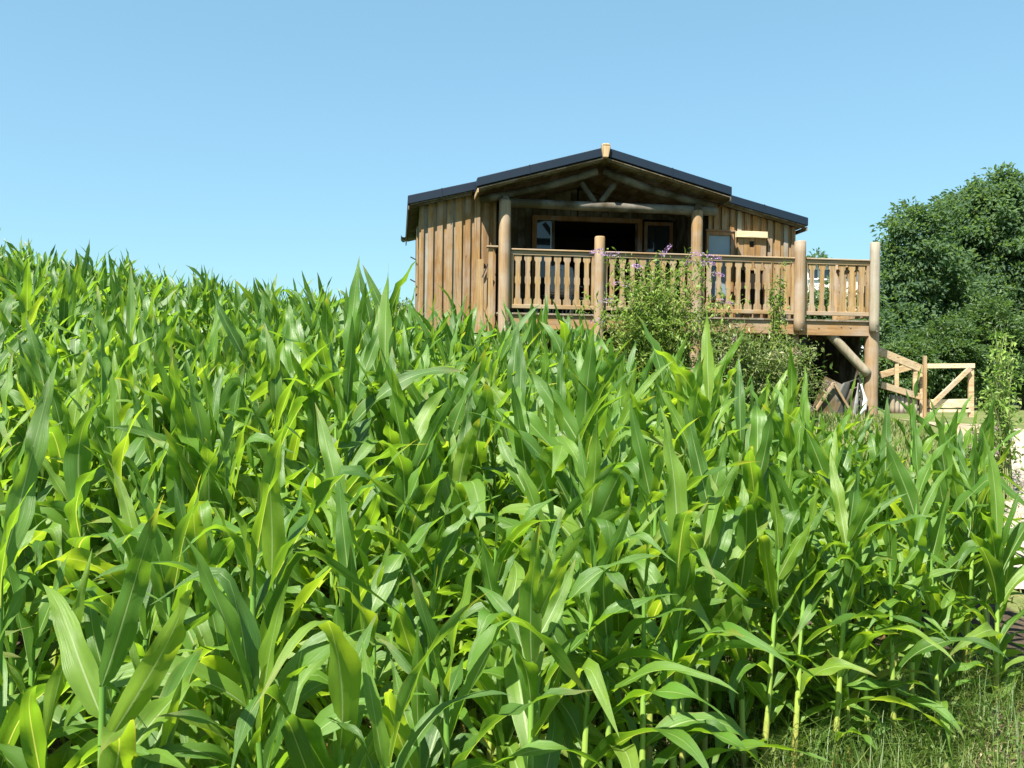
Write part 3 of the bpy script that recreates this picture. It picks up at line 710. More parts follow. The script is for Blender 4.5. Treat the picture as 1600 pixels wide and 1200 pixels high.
# ------------------------------------------------------------------ steps, gate and yard on the right
st = empty('step_railing', at(1440, 640, 17.3), 0, 'sloping timber hand railing of the ramp right of the deck', 'railing')
def brd(par, name, a, b, h, mat, th=.045):
    A = at(*a) - par.location; B = at(*b) - par.location
    return MB().beam(A, B, th, h).build(name, mat, par, .004)
brd(st, 'top_rail', (1372, 548, 16.9), (1446, 579, 17.2), .145, WOOD_GATE)
brd(st, 'bottom_rail', (1376, 601, 16.9), (1438, 620, 17.2), .12, WOOD_GATE)
brd(st, 'far_rail', (1376, 586, 18.2), (1432, 570, 18.3), .13, WOOD_GATE)
def vpost(par, name, px, y0, y1, Y, w, mat, th=.06):
    A = at(px, y0, Y) - par.location; B = at(px, y1, Y) - par.location
    return MB().beam(A, B, w, th, (0, 1, 0)).build(name, mat, par, .004)
vpost(st, 'baluster', 1401, 560, 606, 17.03, .075, WOOD_GATE, .04); vpost(st, 'baluster', 1430, 570, 616, 17.15, .085, WOOD_GATE, .04)
vpost(st, 'post', 1439.5, 578, 660, 17.35, .075, WOOD_GATE); vpost(st, 'post', 1445, 556, 652, 17.12, .06, WOOD_RAIL)
gt = empty('yard_gate', at(1485, 645, 17.6), 0, 'pale timber field gate with one diagonal brace standing on the gravel', 'gate')
brd(gt, 'top_rail', (1448, 572, 17.5), (1521, 571.5, 17.7), .09, WOOD_CREAM, .10)  # rails coloured paler than the brace to look sunlit
brd(gt, 'bottom_rail', (1450, 631, 17.5), (1514, 630, 17.7), .17, WOOD_CREAM)
brd(gt, 'bottom_rail', (1450, 642, 17.5), (1514, 642, 17.7), .055, WOOD_CREAM, .10)
brd(gt, 'diagonal_brace', (1452, 636, 17.45), (1516, 575, 17.62), .09, WOOD_GATE)
vpost(gt, 'gate_stile', 1517, 570, 652, 17.7, .10, WOOD_GATE)
ed = empty('log_edging', at(1408, 640, 17.2), 0, 'short grey upright logs edging the ground under the ramp', 'edging')
for i, px in enumerate((1394, 1401, 1408, 1415, 1422, 1429)):
    a = at(px, 646, 17.1 + .03 * i) - ed.location; b = at(px, 617 + 1.5 * i, 17.1 + .03 * i) - ed.location
    MB().log(a, b, .052, n=10, seed=60 + i, rings=3).build('log', WOOD_OLD, ed)

# white house far behind the deck
hw = empty('white_house', at(1300, 560, 31), .1, 'white house with reddish roof glimpsed through the right balustrade', 'house')
whm = plain('white_render', (.78, .78, .76), .7, .3, var=.05)
base = hw.location
def HW(px, py, dy=0): return at(px, py, 31 + dy) - base
A0, A1 = HW(1262, 500), HW(1352, 500); hx0, hx1 = A0.x, A1.x; ztop = HW(1300, 414).z; zr = HW(1300, 400).z
MB().box(hx0, hx1, 0, 5, -1.2, ztop).build('wall', whm, hw)
m = MB(); m.add([(hx0 - .2, -.3, ztop), (hx1 + .2, -.3, ztop), (hx1 + .2, 2.5, zr), (hx0 - .2, 2.5, zr), (hx0 - .2, 5.3, ztop), (hx1 + .2, 5.3, ztop)], [(0, 1, 2, 3), (3, 2, 5, 4), (0, 3, 4), (1, 5, 2)])
m.build('roof', plain('red_brown_tiles', (.22, .11, .08), .8), hw)
for a, b in ((1266, 1281), (1290, 1300), (1306, 1320)):
    x0, x1 = HW(a, 0).x, HW(b, 0).x; z1, z0 = HW(1300, 422).z, HW(1300, 436).z
    f = MB(); f.box(x0, x1, -.06, -.001, z0 - .04, z0); f.box(x0, x1, -.06, -.001, z1, z1 + .04); f.box(x0 - .04, x0, -.06, -.001, z0 - .04, z1 + .04); f.box(x1, x1 + .04, -.06, -.001, z0 - .04, z1 + .04)
    f = f.build('window', whm, hw); MB().box(x0, x1, -.03, -.002, z0, z1).build('pane', plain('far_glass', (.10, .13, .17), .1), f)

# ------------------------------------------------------------------ vegetation helpers
def leaf_quads(P, D, N, ln, wd, rnd, bend=.25):
    """one 6-vertex folded leaf (2 quads) per row: P base, D direction, N normal-ish"""
    D = D / np.linalg.norm(D, axis=1, keepdims=True)
    S = np.cross(D, N); S /= (np.linalg.norm(S, axis=1, keepdims=True) + 1e-9); U = np.cross(S, D)
    ln = ln[:, None]; wd = wd[:, None]
    b = P; t = P + D * ln - U * ln * bend
    m = P + D * ln * .48
    V = np.stack([b, m + S * wd * .5 + U * wd * .12, t, m - S * wd * .5 + U * wd * .12], 1)
    n = len(P); i = np.arange(n)[:, None] * 4
    Q = np.concatenate([i + 0, i + 1, i + 2, i + 3], 1)
    return V.reshape(-1, 3), Q, np.repeat(rnd, 4)

def rand_dirs(n, up=0.0):
    d = rng.normal(size=(n, 3)); d /= np.linalg.norm(d, axis=1, keepdims=True); d[:, 2] += up
    return d / np.linalg.norm(d, axis=1, keepdims=True)

def crown_mesh(name, blobs, n_cl, per, leaf, mat, cl_r=.35, up=.0, shell=.55, droop=.2, asp=.5):
    """blobs: (cx,cy,cz,rx,ry,rz); clusters placed inside and near the surface of the blobs"""
    B = np.array(blobs, float); vol = B[:, 3] * B[:, 4] * B[:, 5]; pick = rng.choice(len(B), n_cl, p=vol / vol.sum())
    d = rand_dirs(n_cl); rad = shell + (1 - shell) * rng.random(n_cl) ** .6; rad *= 1 + .15 * rng.normal(size=n_cl)
    cc = B[pick, :3] + d * rad[:, None] * B[pick, 3:6]
    cr = cl_r * rng.uniform(.5, 1.4, n_cl); crnd = rng.random(n_cl)
    ci = np.repeat(np.arange(n_cl), per); n = len(ci)
    off = rand_dirs(n) * (rng.random(n) ** .5)[:, None] * cr[ci][:, None]; off[:, 2] *= .65
    P = cc[ci] + off
    out = d[ci] * .6 + off / (cr[ci][:, None] + 1e-6) * .6 + rand_dirs(n) * .7; out[:, 2] += up - droop
    N = rand_dirs(n, .8) + d[ci] * .4
    L = leaf * rng.uniform(.6, 1.3, n)
    V, Q, R = leaf_quads(P, out, N, L, L * asp, np.mod(crnd[ci] * .5 + rng.random(n) * .5, 1))
    return np_mesh(name, V, Q, rnd=R, mat=mat, smooth=False)

def trunk_limbs(o, h, r, blobs, seed=0, mat=None, nl=7):
    R = random.Random(seed); m = MB()
    pts = [(0, 0, -.3)] + [(R.uniform(-.1, .1) * t * h * .2, R.uniform(-.1, .1) * t * h * .2, h * t) for t in (.15, .35, .55, .75)]
    m.tube(pts, [r * 1.25, r, r * .85, r * .65, r * .4], 10, .05)
    for k in range(nl):
        b = blobs[k % len(blobs)]; t = R.uniform(.25, .7); s = Vector((pts[2][0], pts[2][1], h * t))
        e = Vector((b[0] + R.uniform(-.4, .4) * b[3], b[1] + R.uniform(-.4, .4) * b[4], b[2] + R.uniform(-.2, .5) * b[5]))
        mid = s.lerp(e, .5) + Vector((0, 0, .1 * h * R.random()))
        m.tube([s, mid, e], [r * .4, r * .25, r * .08], 7, .03)
    return m.build('trunk', mat or M_BARK, o)

def tree(px_base, Y, blobs_px, label, n_cl, per, leaf, mat=M_TREE, cl_r=.5, seed=0, group=None, cat='tree', name='broadleaf_tree', r=.22):
    X = at(px_base, 600, Y).x; z0 = GZ(X, Y); o = empty(name, (X, Y, z0), 0, label, cat, group)
    bl = []
    for (px, py, rx, rz, dy) in blobs_px:
        c = at(px, py, Y + dy); k = (Y + dy) / FPX
        bl.append((c.x - X, c.y - Y, c.z - z0, rx * k, (rx + rz) * .5 * k, rz * k))
    h = max(b[2] for b in bl)
    trunk_limbs(o, h, r, bl, seed)
    link_mesh('crown', crown_mesh('crown', bl, n_cl, per, leaf, mat, cl_r), o)
    return o
tree(1425, 33, [(1428, 385, 45, 55, 0), (1405, 440, 38, 60, 0), (1455, 460, 60, 80, 1), (1400, 520, 34, 60, -1), (1440, 345, 27, 28, 0), (1418, 372, 20, 20, 0), (1478, 332, 24, 26, 0), (1450, 560, 60, 60, 0)],
     'dark green tree directly beside the deck corner post', 540, 55, .20, seed=1)
tree(1550, 36, [(1550, 350, 62, 62, 0), (1575, 300, 35, 36, 0), (1520, 330, 40, 40, 1), (1500, 400, 50, 60, 0), (1580, 420, 60, 80, 0), (1540, 500, 80, 80, 0), (1505, 300, 20, 18, 0)],
     'tallest broadleaf tree, its crown topping the right-hand skyline', 780, 60, .21, seed=2, r=.3)
tree(1660, 38, [(1640, 360, 50, 60, 0), (1650, 460, 70, 90, 0), (1625, 320, 28, 30, 0)], 'tree cut off by the right-hand picture edge', 420, 50, .21, seed=3)
tree(1272, 40, [(1272, 420, 14, 24, 0), (1290, 450, 30, 40, 0)], 'small far treetop peeping above the white house roof', 120, 40, .16, seed=5, r=.1, cl_r=.3)
tree(1330, 27, [(1310, 500, 55, 45, 0), (1262, 500, 30, 50, 0), (1350, 540, 50, 50, 0)], 'dark garden tree seen between the right-hand balusters', 260, 45, .15, seed=6, r=.1, cl_r=.35)
for i, (px, Y, bl, lb) in enumerate([
    (1400, 25, [(1392, 590, 38, 42, 0), (1420, 570, 30, 40, 0)], 'rounded green shrub behind the ramp railing'),
    (1470, 26, [(1470, 560, 45, 60, 0), (1500, 590, 30, 35, 0)], 'broad mid green shrub behind the timber gate'),
    (1535, 27, [(1540, 545, 42, 70, 0), (1555, 590, 35, 35, 0)], 'tall soft green shrub right of the gate post'),
    (1600, 28, [(1605, 560, 45, 60, 0)], 'green shrub below the right-edge tree')]):
    tree(px, Y, bl, lb, 260, 50, .13, M_HEDGE, .3, 10 + i, 'shrubs below the trees', 'shrub', 'garden_shrub', .06)
tree(600, 27, [(585, 500, 22, 20, 0), (615, 498, 24, 22, 0), (560, 510, 16, 18, 0)], 'feathery pale green bush rising behind the maize left of the cabin', 90, 45, .14, M_FEATHER, .35, 20, None, 'bush', 'feathery_bush', .05)
tree(423, 30, [(424, 482, 9, 10, 0)], 'little round treetop peeping over the maize on the hill', 30, 40, .13, M_HEDGE, .2, 21, None, 'tree', 'distant_tree', .05)

# stems with leaves: buddleia, shrubs, climber, sapling
def stem_bush(name, base, stems, label, cat, leafL, asp, mat, per_m, seed, flowers=0, fl_mat=None, droop=.3, twig=M_TWIG, spread=.06, tw_r=.006, fl_len=.22, group=None):
    """stems: list of tip points (world offset from base); each arches from the base to the tip carrying leaves in pairs"""
    R = np.random.default_rng(seed); o = empty(name, base, 0, label, cat, group); tw = MB()
    Ps, Ds, Ns, Ls, Rs = [], [], [], [], []
    fP, fD, fL = [], [], []
    for k, tip in enumerate(stems):
        tip = np.array(tip, float); L = np.linalg.norm(tip)
        b0 = np.array([R.normal() * .08, R.normal() * .08, 0.]); ctrl = b0 + (tip - b0) * .5 + np.array([0, 0, .22 * L]) - np.array([tip[0], tip[1], 0]) * .25
        ts = np.linspace(0, 1, 7); pts = [(1 - t) ** 2 * b0 + 2 * t * (1 - t) * ctrl + t * t * tip for t in ts]
        tw.tube(pts, list(np.linspace(tw_r * 1.6, tw_r * .4, 7)), 4, 0, False)
        n = int(L * per_m)
        t = R.uniform(.15, 1, n) ** .8
        P = ((1 - t) ** 2)[:, None] * b0 + (2 * t * (1 - t))[:, None] * ctrl + (t * t)[:, None] * tip
        P = P + R.normal(size=(n, 3)) * spread
        tan = 2 * (1 - t)[:, None] * (ctrl - b0) + 2 * t[:, None] * (tip - ctrl); tan /= np.linalg.norm(tan, axis=1, keepdims=True)
        d = R.normal(size=(n, 3)); d /= np.linalg.norm(d, axis=1, keepdims=True)
        D = d + tan * .5; D[:, 2] -= droop
        Ps.append(P); Ds.append(D); Ns.append(R.normal(size=(n, 3)) * .5 + np.array([0, 0, 1.])); Ls.append(leafL * R.uniform(.5, 1.3, n)); Rs.append(np.mod(k * .37 + R.random(n) * .6, 1))
        if k < flowers:
            td = (tip - ctrl) / np.linalg.norm(tip - ctrl); fP.append(tip); fD.append(td)
    P = np.concatenate(Ps); D = np.concatenate(Ds); N = np.concatenate(Ns); Ln = np.concatenate(Ls); Rr = np.concatenate(Rs)
    V, Q, rr = leaf_quads(P, D, N, Ln, Ln * asp, Rr)
    tw.build('stems', twig, o)
    link_mesh('foliage', np_mesh('foliage', V, Q, rnd=rr, mat=mat, smooth=False), o)
    for p, d in zip(fP, fD):      # conical spikes of tiny florets that nod at the tip
        n = 90; t = R.random(n); rad = .028 * (1 - .7 * t); an = R.uniform(0, 6.28, n)
        d2 = np.array([d[0] * 1.4, d[1], d[2] * .35 - .15]); d2 /= np.linalg.norm(d2)
        a = np.cross(d2, [0, 0, 1.]); a /= np.linalg.norm(a); b = np.cross(d2, a)
        L = fl_len * R.uniform(.7, 1.3)
        rv = a[None] * np.cos(an)[:, None] + b[None] * np.sin(an)[:, None]
        PP = t[:, None] * L * d2 + rv * rad[:, None] - np.array([0, 0, 1.]) * (t ** 2 * .05)[:, None]
        V, Q, rr = leaf_quads(PP, rv + d2 * .3, R.normal(size=(n, 3)), np.full(n, .022), np.full(n, .018), R.random(n))
        link_mesh('flower_spike', np_mesh('flower_spike', V, Q, rnd=rr, mat=fl_mat, smooth=False), o, tuple(p))
    return o

def rim(px, py, Y): return np.array(at(px, py, Y))
bx, by = at(1025, 600, 14.6).x, 14.6; bz = GZ(bx, by); bbase = np.array([bx, by, bz])
tips = []
for (px, py) in [(942, 392), (968, 398), (1078, 398), (1104, 402), (1034, 400), (1112, 428), (958, 470), (1002, 420), (1094, 412), (1066, 412), (985, 445), (1120, 470), (948, 500)]:
    tips.append(rim(px, py, 14.55 + random.uniform(-.25, .1)) - bbase)
nfl = len(tips)
for i in range(70):
    px = 1015 + random.gauss(0, 48); tips.append(rim(px, random.uniform(490, 575), 14.45 + random.uniform(-.5, .3)) - bbase)
for i in range(125):
    t = random.random(); px = 1022 + random.gauss(0, 42) + (0 if t < .6 else random.choice((-30, 40))); py = 400 + 130 * random.random() ** .7 + abs(px - 1022) * .35
    tips.append(rim(px, min(py, 560), 14.5 + random.uniform(-.45, .45)) - bbase)
stem_bush('buddleia_bush', tuple(bbase), tips, 'tall butterfly bush with nodding purple flower spikes against the middle balustrade', 'bush', .12, .24, M_BUSH, 44, 3, nfl, M_FLOWER, fl_len=.26)
sx, sy = at(1180, 600, 14.3).x, 14.3; sbase = np.array([sx, sy, GZ(sx, sy)])
tips = []
for i in range(125):
    px = random.uniform(1095, 1290); py = 515 + 110 * random.random() + max(0, px - 1200) * .3
    tips.append(rim(px, py, 14.3 + random.uniform(-.5, .5)) - sbase)
for i in range(16):
    px = random.uniform(1085, 1180); tips.append(rim(px, random.uniform(500, 535), 14.5) - sbase)
stem_bush('flowering_shrub', tuple(sbase), tips, 'tangled pale-flecked shrub spreading below the deck right of the butterfly bush', 'shrub', .085, .36, M_SHRUB, 62, 5, 14, M_SEED, fl_len=.12, spread=.09)
cx, cy = at(1216, 600, 14.95).x, 14.95; cb = np.array([cx, cy, GZ(cx, cy)])
tips = [rim(1214 + random.gauss(0, 6), random.uniform(405, 520), 15.0 + random.uniform(-.1, .05)) - cb for i in range(15)]
stem_bush('climbing_plant', tuple(cb), tips, 'slim green climber twining up just left of the second-last deck post', 'climber', .07, .5, M_BUSH, 36, 6, spread=.04)
qx, qy = at(1568, 600, 10.2).x, 10.2; qb = np.array([qx, qy, GZ(qx, qy)])
tips = []
for i in range(34):
    py = random.uniform(480, 690); px = 1580 - (py - 480) * .16 + random.gauss(0, 11); tips.append(rim(px, py, 10.2 + random.uniform(-.4, .4)) - qb)
stem_bush('young_sapling', tuple(qb), tips, 'loose lime green sapling beside the paved path', 'sapling', .08, .42, M_SAPL, 26, 7, spread=.06, droop=.5)
qx, qy = at(1530, 600, 9.6).x, 9.6; qb = np.array([qx, qy, GZ(qx, qy)])
tips = []
for i in range(45):
    py = random.uniform(665, 770); px = 1530 + random.gauss(0, 11); tips.append(rim(px, py, 9.6 + random.uniform(-.3, .3)) - qb)
stem_bush('faded_heather', tuple(qb), tips, 'faded purplish brown flowering plant in front of the sapling', 'plant', .05, .4, M_SHRUB, 120, 8, 30, M_SEED, fl_len=.10)
# flowers in the teal planter
V, Q, rr = leaf_quads(np.random.default_rng(3).normal(size=(120, 3)) * np.array([.11, .06, .04]) + np.array([0, 0, .20]), rand_dirs(120, .5), rand_dirs(120, .5), np.full(120, .06), np.full(120, .035), rng.random(120))
link_mesh('leaves', np_mesh('leaves', V, Q, rnd=rr, mat=M_HEDGE, smooth=False), pl)
V, Q, rr = leaf_quads(np.random.default_rng(4).normal(size=(90, 3)) * np.array([.05, .04, .04]) + np.array([-.22, 0, .22]), rand_dirs(90), rand_dirs(90), np.full(90, .045), np.full(90, .04), rng.random(90))
link_mesh('blossom', np_mesh('blossom', V, Q, rnd=rr, mat=M_FLOWER, smooth=False), pl)

# grass and weeds
def blades(name, X, Y, h, w, mat, lean=.5, dz=0, rr=None):
    n = len(X); Z = ground_z(X, Y) + dz; az = rng.uniform(0, 2 * PI, n)
    d = np.stack([np.cos(az), np.sin(az), np.zeros(n)], 1); s = np.stack([-np.sin(az), np.cos(az), np.zeros(n)], 1)
    P = np.stack([X, Y, Z], 1); ln = (lean * rng.uniform(.2, 1.2, n))[:, None]; h = h[:, None]; w = w[:, None]
    up = np.array([0, 0, 1.])
    a = P; b = P + up * h * .55 + d * h * ln * .25; c = P + up * h * (1 - .3 * ln) + d * h * ln * .9
    V = np.stack([a - s * w, a + s * w, b + s * w * .8, b - s * w * .8, c + s * w * .1, c - s * w * .1], 1).reshape(-1, 3)
    i = np.arange(n)[:, None] * 6
    Q = np.concatenate([np.concatenate([i, i + 1, i + 2, i + 3], 1), np.concatenate([i + 3, i + 2, i + 4, i + 5], 1)], 0)
    R = rng.random(n) if rr is None else rr
    return link_mesh(name, np_mesh(name, V, Q, rnd=np.repeat(R, 6), mat=mat))
def scatter(n, x0, x1, y0, y1, dens):
    X = rng.uniform(x0, x1, n); Y = rng.uniform(y0, y1, n); k = rng.random(n) < dens(X, Y); return X[k], Y[k]
clumpy = lambda X, Y, s=3.0: .5 + .5 * np.sin(X * s + 1.3 * np.sin(Y * s * .7)) * np.sin(Y * s * 1.1 + np.sin(X * s))
X, Y = scatter(52000, .0, 4.6, 3.6, 6.0, lambda x, y: .15 + .85 * clumpy(x, y, 3.1) * sstep(x, .9, 1.9) * (1 - .6 * sstep(y, 4.9, 5.6)))
tag(blades('weeds', X, Y, rng.uniform(.06, .30, len(X)) * (0.4 + clumpy(X, Y, 2.3)), rng.uniform(.0015, .004, len(X)), M_GRASS, 1.3), 'rough grass and weeds along the front edge of the maize', 'weeds', kind='stuff')
X, Y = scatter(26000, -2.2, 1.2, 1.2, 5.5, lambda x, y: .25 + .5 * clumpy(x, y, 4))
tag(blades('weed_tufts', X, Y, rng.uniform(.04, .2, len(X)), rng.uniform(.002, .005, len(X)), M_GRASS, .9), 'low weeds between the nearest maize plants', 'weeds', kind='stuff')
X, Y = scatter(36000, 1.6, 8.2, 7.0, 17.5, lambda x, y: (.25 + .75 * clumpy(x, y, 1.2)) * (x < 6.7))
tag(blades('lawn_grass', X, Y, rng.uniform(.04, .13, len(X)), rng.uniform(.004, .009, len(X)), M_LAWN, .8), 'rough sunlit lawn between the maize and the deck', 'grass', kind='stuff')
X, Y = scatter(16000, -2.6, 4.6, 1.2, 6.2, lambda x, y: np.full(x.shape, 1.))
n = len(X); az = rng.uniform(0, 6.28, n)
V, Q, rr = leaf_quads(np.stack([X, Y, ground_z(X, Y) + rng.uniform(.004, .03, n)], 1), np.stack([np.cos(az), np.sin(az), rng.normal(size=n) * .25], 1), np.tile([0, 0, 1.], (n, 1)) + rng.normal(size=(n, 3)) * .3, rng.uniform(.03, .14, n), rng.uniform(.004, .014, n), rng.random(n))
tag(link_mesh('straw_litter', np_mesh('straw_litter', V, Q, rnd=rr, mat=M_STRAW, smooth=False)), 'dry straw and leaf litter on the soil under the maize', 'litter', kind='stuff')
X, Y = scatter(11000, .9, 4.2, 3.5, 5.4, lambda x, y: clumpy(x, y, 2.1) ** 2 * .8)
tag(blades('tall_grass', X, Y, rng.uniform(.18, .55, len(X)), rng.uniform(.0015, .0035, len(X)), M_GRASS, 1.0), 'taller pale grass wisps at the bottom right corner', 'grass', kind='stuff')
# broad-leaved weeds
X, Y = scatter(9000, .2, 4.6, 4.0, 5.7, lambda x, y: clumpy(x, y, 2.7) * .8); n = len(X)
V, Q, rr = leaf_quads(np.stack([X, Y, ground_z(X, Y) + rng.uniform(.01, .22, n)], 1), rand_dirs(n, .2), rand_dirs(n, 1.2), rng.uniform(.02, .06, n), rng.uniform(.01, .028, n), rng.random(n))
tag(link_mesh('broadleaf_weeds', np_mesh('broadleaf_weeds', V, Q, rnd=rr, mat=M_GRASS, smooth=False)), 'small broad-leaved weeds among the grass at the field edge', 'weeds', kind='stuff')

# ------------------------------------------------------------------ maize
def leaf_shape(kind, R, ns, nc):
    """one leaf: base at the origin, leaving along +x and up; returns V, Q, uv"""
    Lr = 1.0
    if kind == 'whorl': L = R.uniform(.42, .68); Wd = R.uniform(.065, .105); p0, p1, pw = R.uniform(3, 15), R.uniform(14, 70), 1.4
    elif kind == 'spear': L = R.uniform(.62, .80); Wd = R.uniform(.07, .10); p0, p1, pw = R.uniform(2, 8), R.uniform(10, 30), 1.3
    elif kind == 'upper': L = R.uniform(.62, .90); Wd = R.uniform(.08, .125); p0, p1, pw = R.uniform(12, 28), R.uniform(60, 150), 1.5
    elif kind == 'mid': L = R.uniform(.62, .92); Wd = R.uniform(.085, .125); p0, p1, pw = R.uniform(20, 46), R.uniform(100, 168), 1.3
    elif kind == 'fold': L = R.uniform(.7, .95); Wd = R.uniform(.085, .125); p0, p1, pw = R.uniform(12, 28), R.uniform(30, 55), 1.0
    else: L = R.uniform(.55, .80); Wd = R.uniform(.07, .10); p0, p1, pw = R.uniform(35, 55), R.uniform(125, 172), 1.1
    s = np.linspace(0, 1, ns + 1)
    phi = np.radians(p0 + (p1 - p0) * s ** pw)
    if kind == 'fold': phi = phi + np.radians(R.uniform(85, 125)) * sstep(s, (q := R.uniform(.4, .65)), q + .13)
    ax = R.uniform(-.5, .5) * s ** 1.5 + .12 * np.sin(s * 5 + R.uniform(0, 6))       # sideways drift
    ds = L / ns
    dx = np.sin(phi) * np.cos(ax); dy = np.sin(phi) * np.sin(ax); dz = np.cos(phi)
    T = np.stack([dx, dy, dz], 1)
    Cn = np.concatenate([np.zeros((1, 3)), np.cumsum((T[1:] + T[:-1]) * .5 * ds, 0)])
    side0 = np.stack([-np.sin(ax), np.cos(ax), np.zeros_like(ax)], 1)
    side0 -= T * np.sum(side0 * T, 1, keepdims=True); side0 /= np.linalg.norm(side0, axis=1, keepdims=True)
    nrm = np.cross(T, side0)      # points to the upper face
    nrm *= -1 if nrm[0, 0] > 0 else 1
    tw = R.uniform(-1, 1) * 1.1 * s ** 1.3 + .22 * np.sin(s * 7 + R.uniform(0, 6)) * s
    side = side0 * np.cos(tw)[:, None] + nrm * np.sin(tw)[:, None]; up = -side0 * np.sin(tw)[:, None] + nrm * np.cos(tw)[:, None]
    b0_, mx_ = (.22, .55) if kind == 'spear' else (.42, .38)
    w = Wd * (b0_ + (1 - b0_) * np.sin(np.clip(s / mx_, 0, 1) * PI / 2)) * (1 - s ** 2.3) ** 1.05 * .5
    w = w * np.clip(.30 + s / .05 * .70, 0, 1) + Wd * .003
    fold = .55 * (1 - s) + .12
    ph = R.uniform(0, 6, 2); amp = Wd * R.uniform(.08, .24); fr = R.uniform(14, 24)
    us = np.linspace(-1, 1, nc + 1); V = []; UV = []
    for u in us:
        wave = amp * abs(u) ** 1.5 * np.sin(fr * s + ph[0 if u < 0 else 1]) * np.sin(np.clip(s, 0, 1) * PI) 
        lift = abs(u) * w * fold - .25 * (u * u) * w * fold + wave
        V.append(Cn + side * (u * w)[:, None] + up * lift[:, None]); UV.append(np.stack([np.full_like(s, (u + 1) / 2), s], 1))
    V = np.stack(V, 1).reshape(-1, 3); UV = np.stack(UV, 1).reshape(-1, 2); m = nc + 1
    i, j = np.meshgrid(np.arange(nc), np.arange(ns)); b = (j * m + i).ravel()
    return V, np.stack([b, b + 1, b + m + 1, b + m], 1), UV

KINDS = ['whorl', 'upper', 'mid', 'fold', 'low', 'spear']
NV = 10
LIB_HI, LIB_LO, LIB_ME = {}, {}, {}
for k in KINDS:
    for i in range(NV):
        sd = 1000 * KINDS.index(k) + i
        LIB_HI[k, i] = leaf_shape(k, np.random.default_rng(sd), 18, 4)
        LIB_LO[k, i] = leaf_shape(k, np.random.default_rng(sd), 8, 2)
        V, Q, UV = LIB_HI[k, i]; LIB_ME[k, i] = np_mesh('maize_leaf', V, Q, UV, mat=M_LEAF_LOW if k == 'low' else M_LEAF)
        if k == 'mid': LIB_ME['midy', i] = np_mesh('maize_leaf', V, Q, UV, mat=M_LEAF_LOW)
def stalk_arrays(nr=9, ns=7):
    zs = np.linspace(0, 1, nr + 1); V = []; UV = []
    for a, z in enumerate(zs):
        r = .0145 * (1 - .5 * z) * (1.0 + (.10 if a % 2 == 0 else 0))
        for k in range(ns + 1):
            an = 2 * PI * k / ns; V.append((r * math.cos(an), r * math.sin(an), z)); UV.append((k / ns, z))
    m = ns + 1; i, j = np.meshgrid(np.arange(ns), np.arange(nr)); b = (j * m + i).ravel()
    return np.array(V), np.stack([b, b + 1, b + m + 1, b + m], 1), np.array(UV)
ST_HI = stalk_arrays(18, 10); ST_LO = stalk_arrays(4, 4)
STALK_ME = np_mesh('stalk', *ST_HI[:2], ST_HI[2], mat=M_STALK)

def plan(R, H, tip=False, near=0.0):
    """leaf list of one plant: (kind, variant, height, azimuth, scale, mirror)"""
    n = int(R.integers(13, 19)); az0 = R.uniform(0, PI); hs = H * R.uniform(.66, .74); out = []
    sc = H / 2.1
    for i in range(n):
        t = i / (n - 1); z = hs * (.06 + .94 * t ** .9) if i < n - 1 else hs
        if t > .80 + .07 * near: k = 'whorl'
        elif t > .58 + .10 * near: k = 'upper' if R.random() < .66 else 'fold'
        elif t > .2: k = R.choice(['mid', 'mid', 'mid', 'fold', 'upper'])
        else: k = 'low'
        out.append((str(k), int(R.integers(0, NV)), z, az0 + (i % 2) * PI + R.normal() * .32, sc * R.uniform(.85, 1.12) * (.9 if t < .12 else 1), 1 if R.random() < .5 else -1))
    if tip:
        az0 = PI / 2 + R.normal() * .25       # its topmost leaf stands up so that the point ends at height H
        i = int(R.integers(0, NV)); L = LIB_HI['spear', i][0][:, 2].max(); out[-1] = ('spear', i, H - L * 1.1, az0, 1.1, 1)
        j = int(R.integers(0, NV)); L = LIB_HI['spear', j][0][:, 2].max(); out[-2] = ('spear', j, H - L * .9 - .38, az0 + PI + .9, .9, -1)
        hs = max(out[-1][2], out[-2][2])
        out = [(('upper' if k == 'whorl' else k), v, min(z, hs - .02 if q >= len(out) - 2 else hs - .12 - .05 * (len(out) - 2 - q)), a, s_, m_) for q, (k, v, z, a, s_, m_) in enumerate(out)]
    return hs, out

# planting positions: rows
rows = []
dirv = np.array([math.cos(.30), math.sin(.30)]); perp = np.array([-dirv[1], dirv[0]])
Rp = np.random.default_rng(5)
for r in np.arange(-30, 45):
    for c in np.arange(-200, 200):
        p = dirv * (c * .160 + Rp.uniform(-.05, .05)) + perp * (r * .64 + Rp.uniform(-.05, .05)) + np.array([0, .1])
        x, y = p
        if y < 1.0 or y > 26.5 or x < -17 or x > 6: continue
        if not in_field(x, y): continue
        if Rp.random() < (.04 if x > .3 else .14): continue
        px = 800 + x / y * FPX
        if px > 1572 and y > 4.95: continue
        if px < -160 - 500 / y or px > 1760 + 500 / y: continue
        rows.append((x, y, px))
rows.sort(key=lambda q: q[1])
# keep the camera's own standing room free
rows = [q for q in rows if math.hypot(q[0], q[1]) > 1.35]
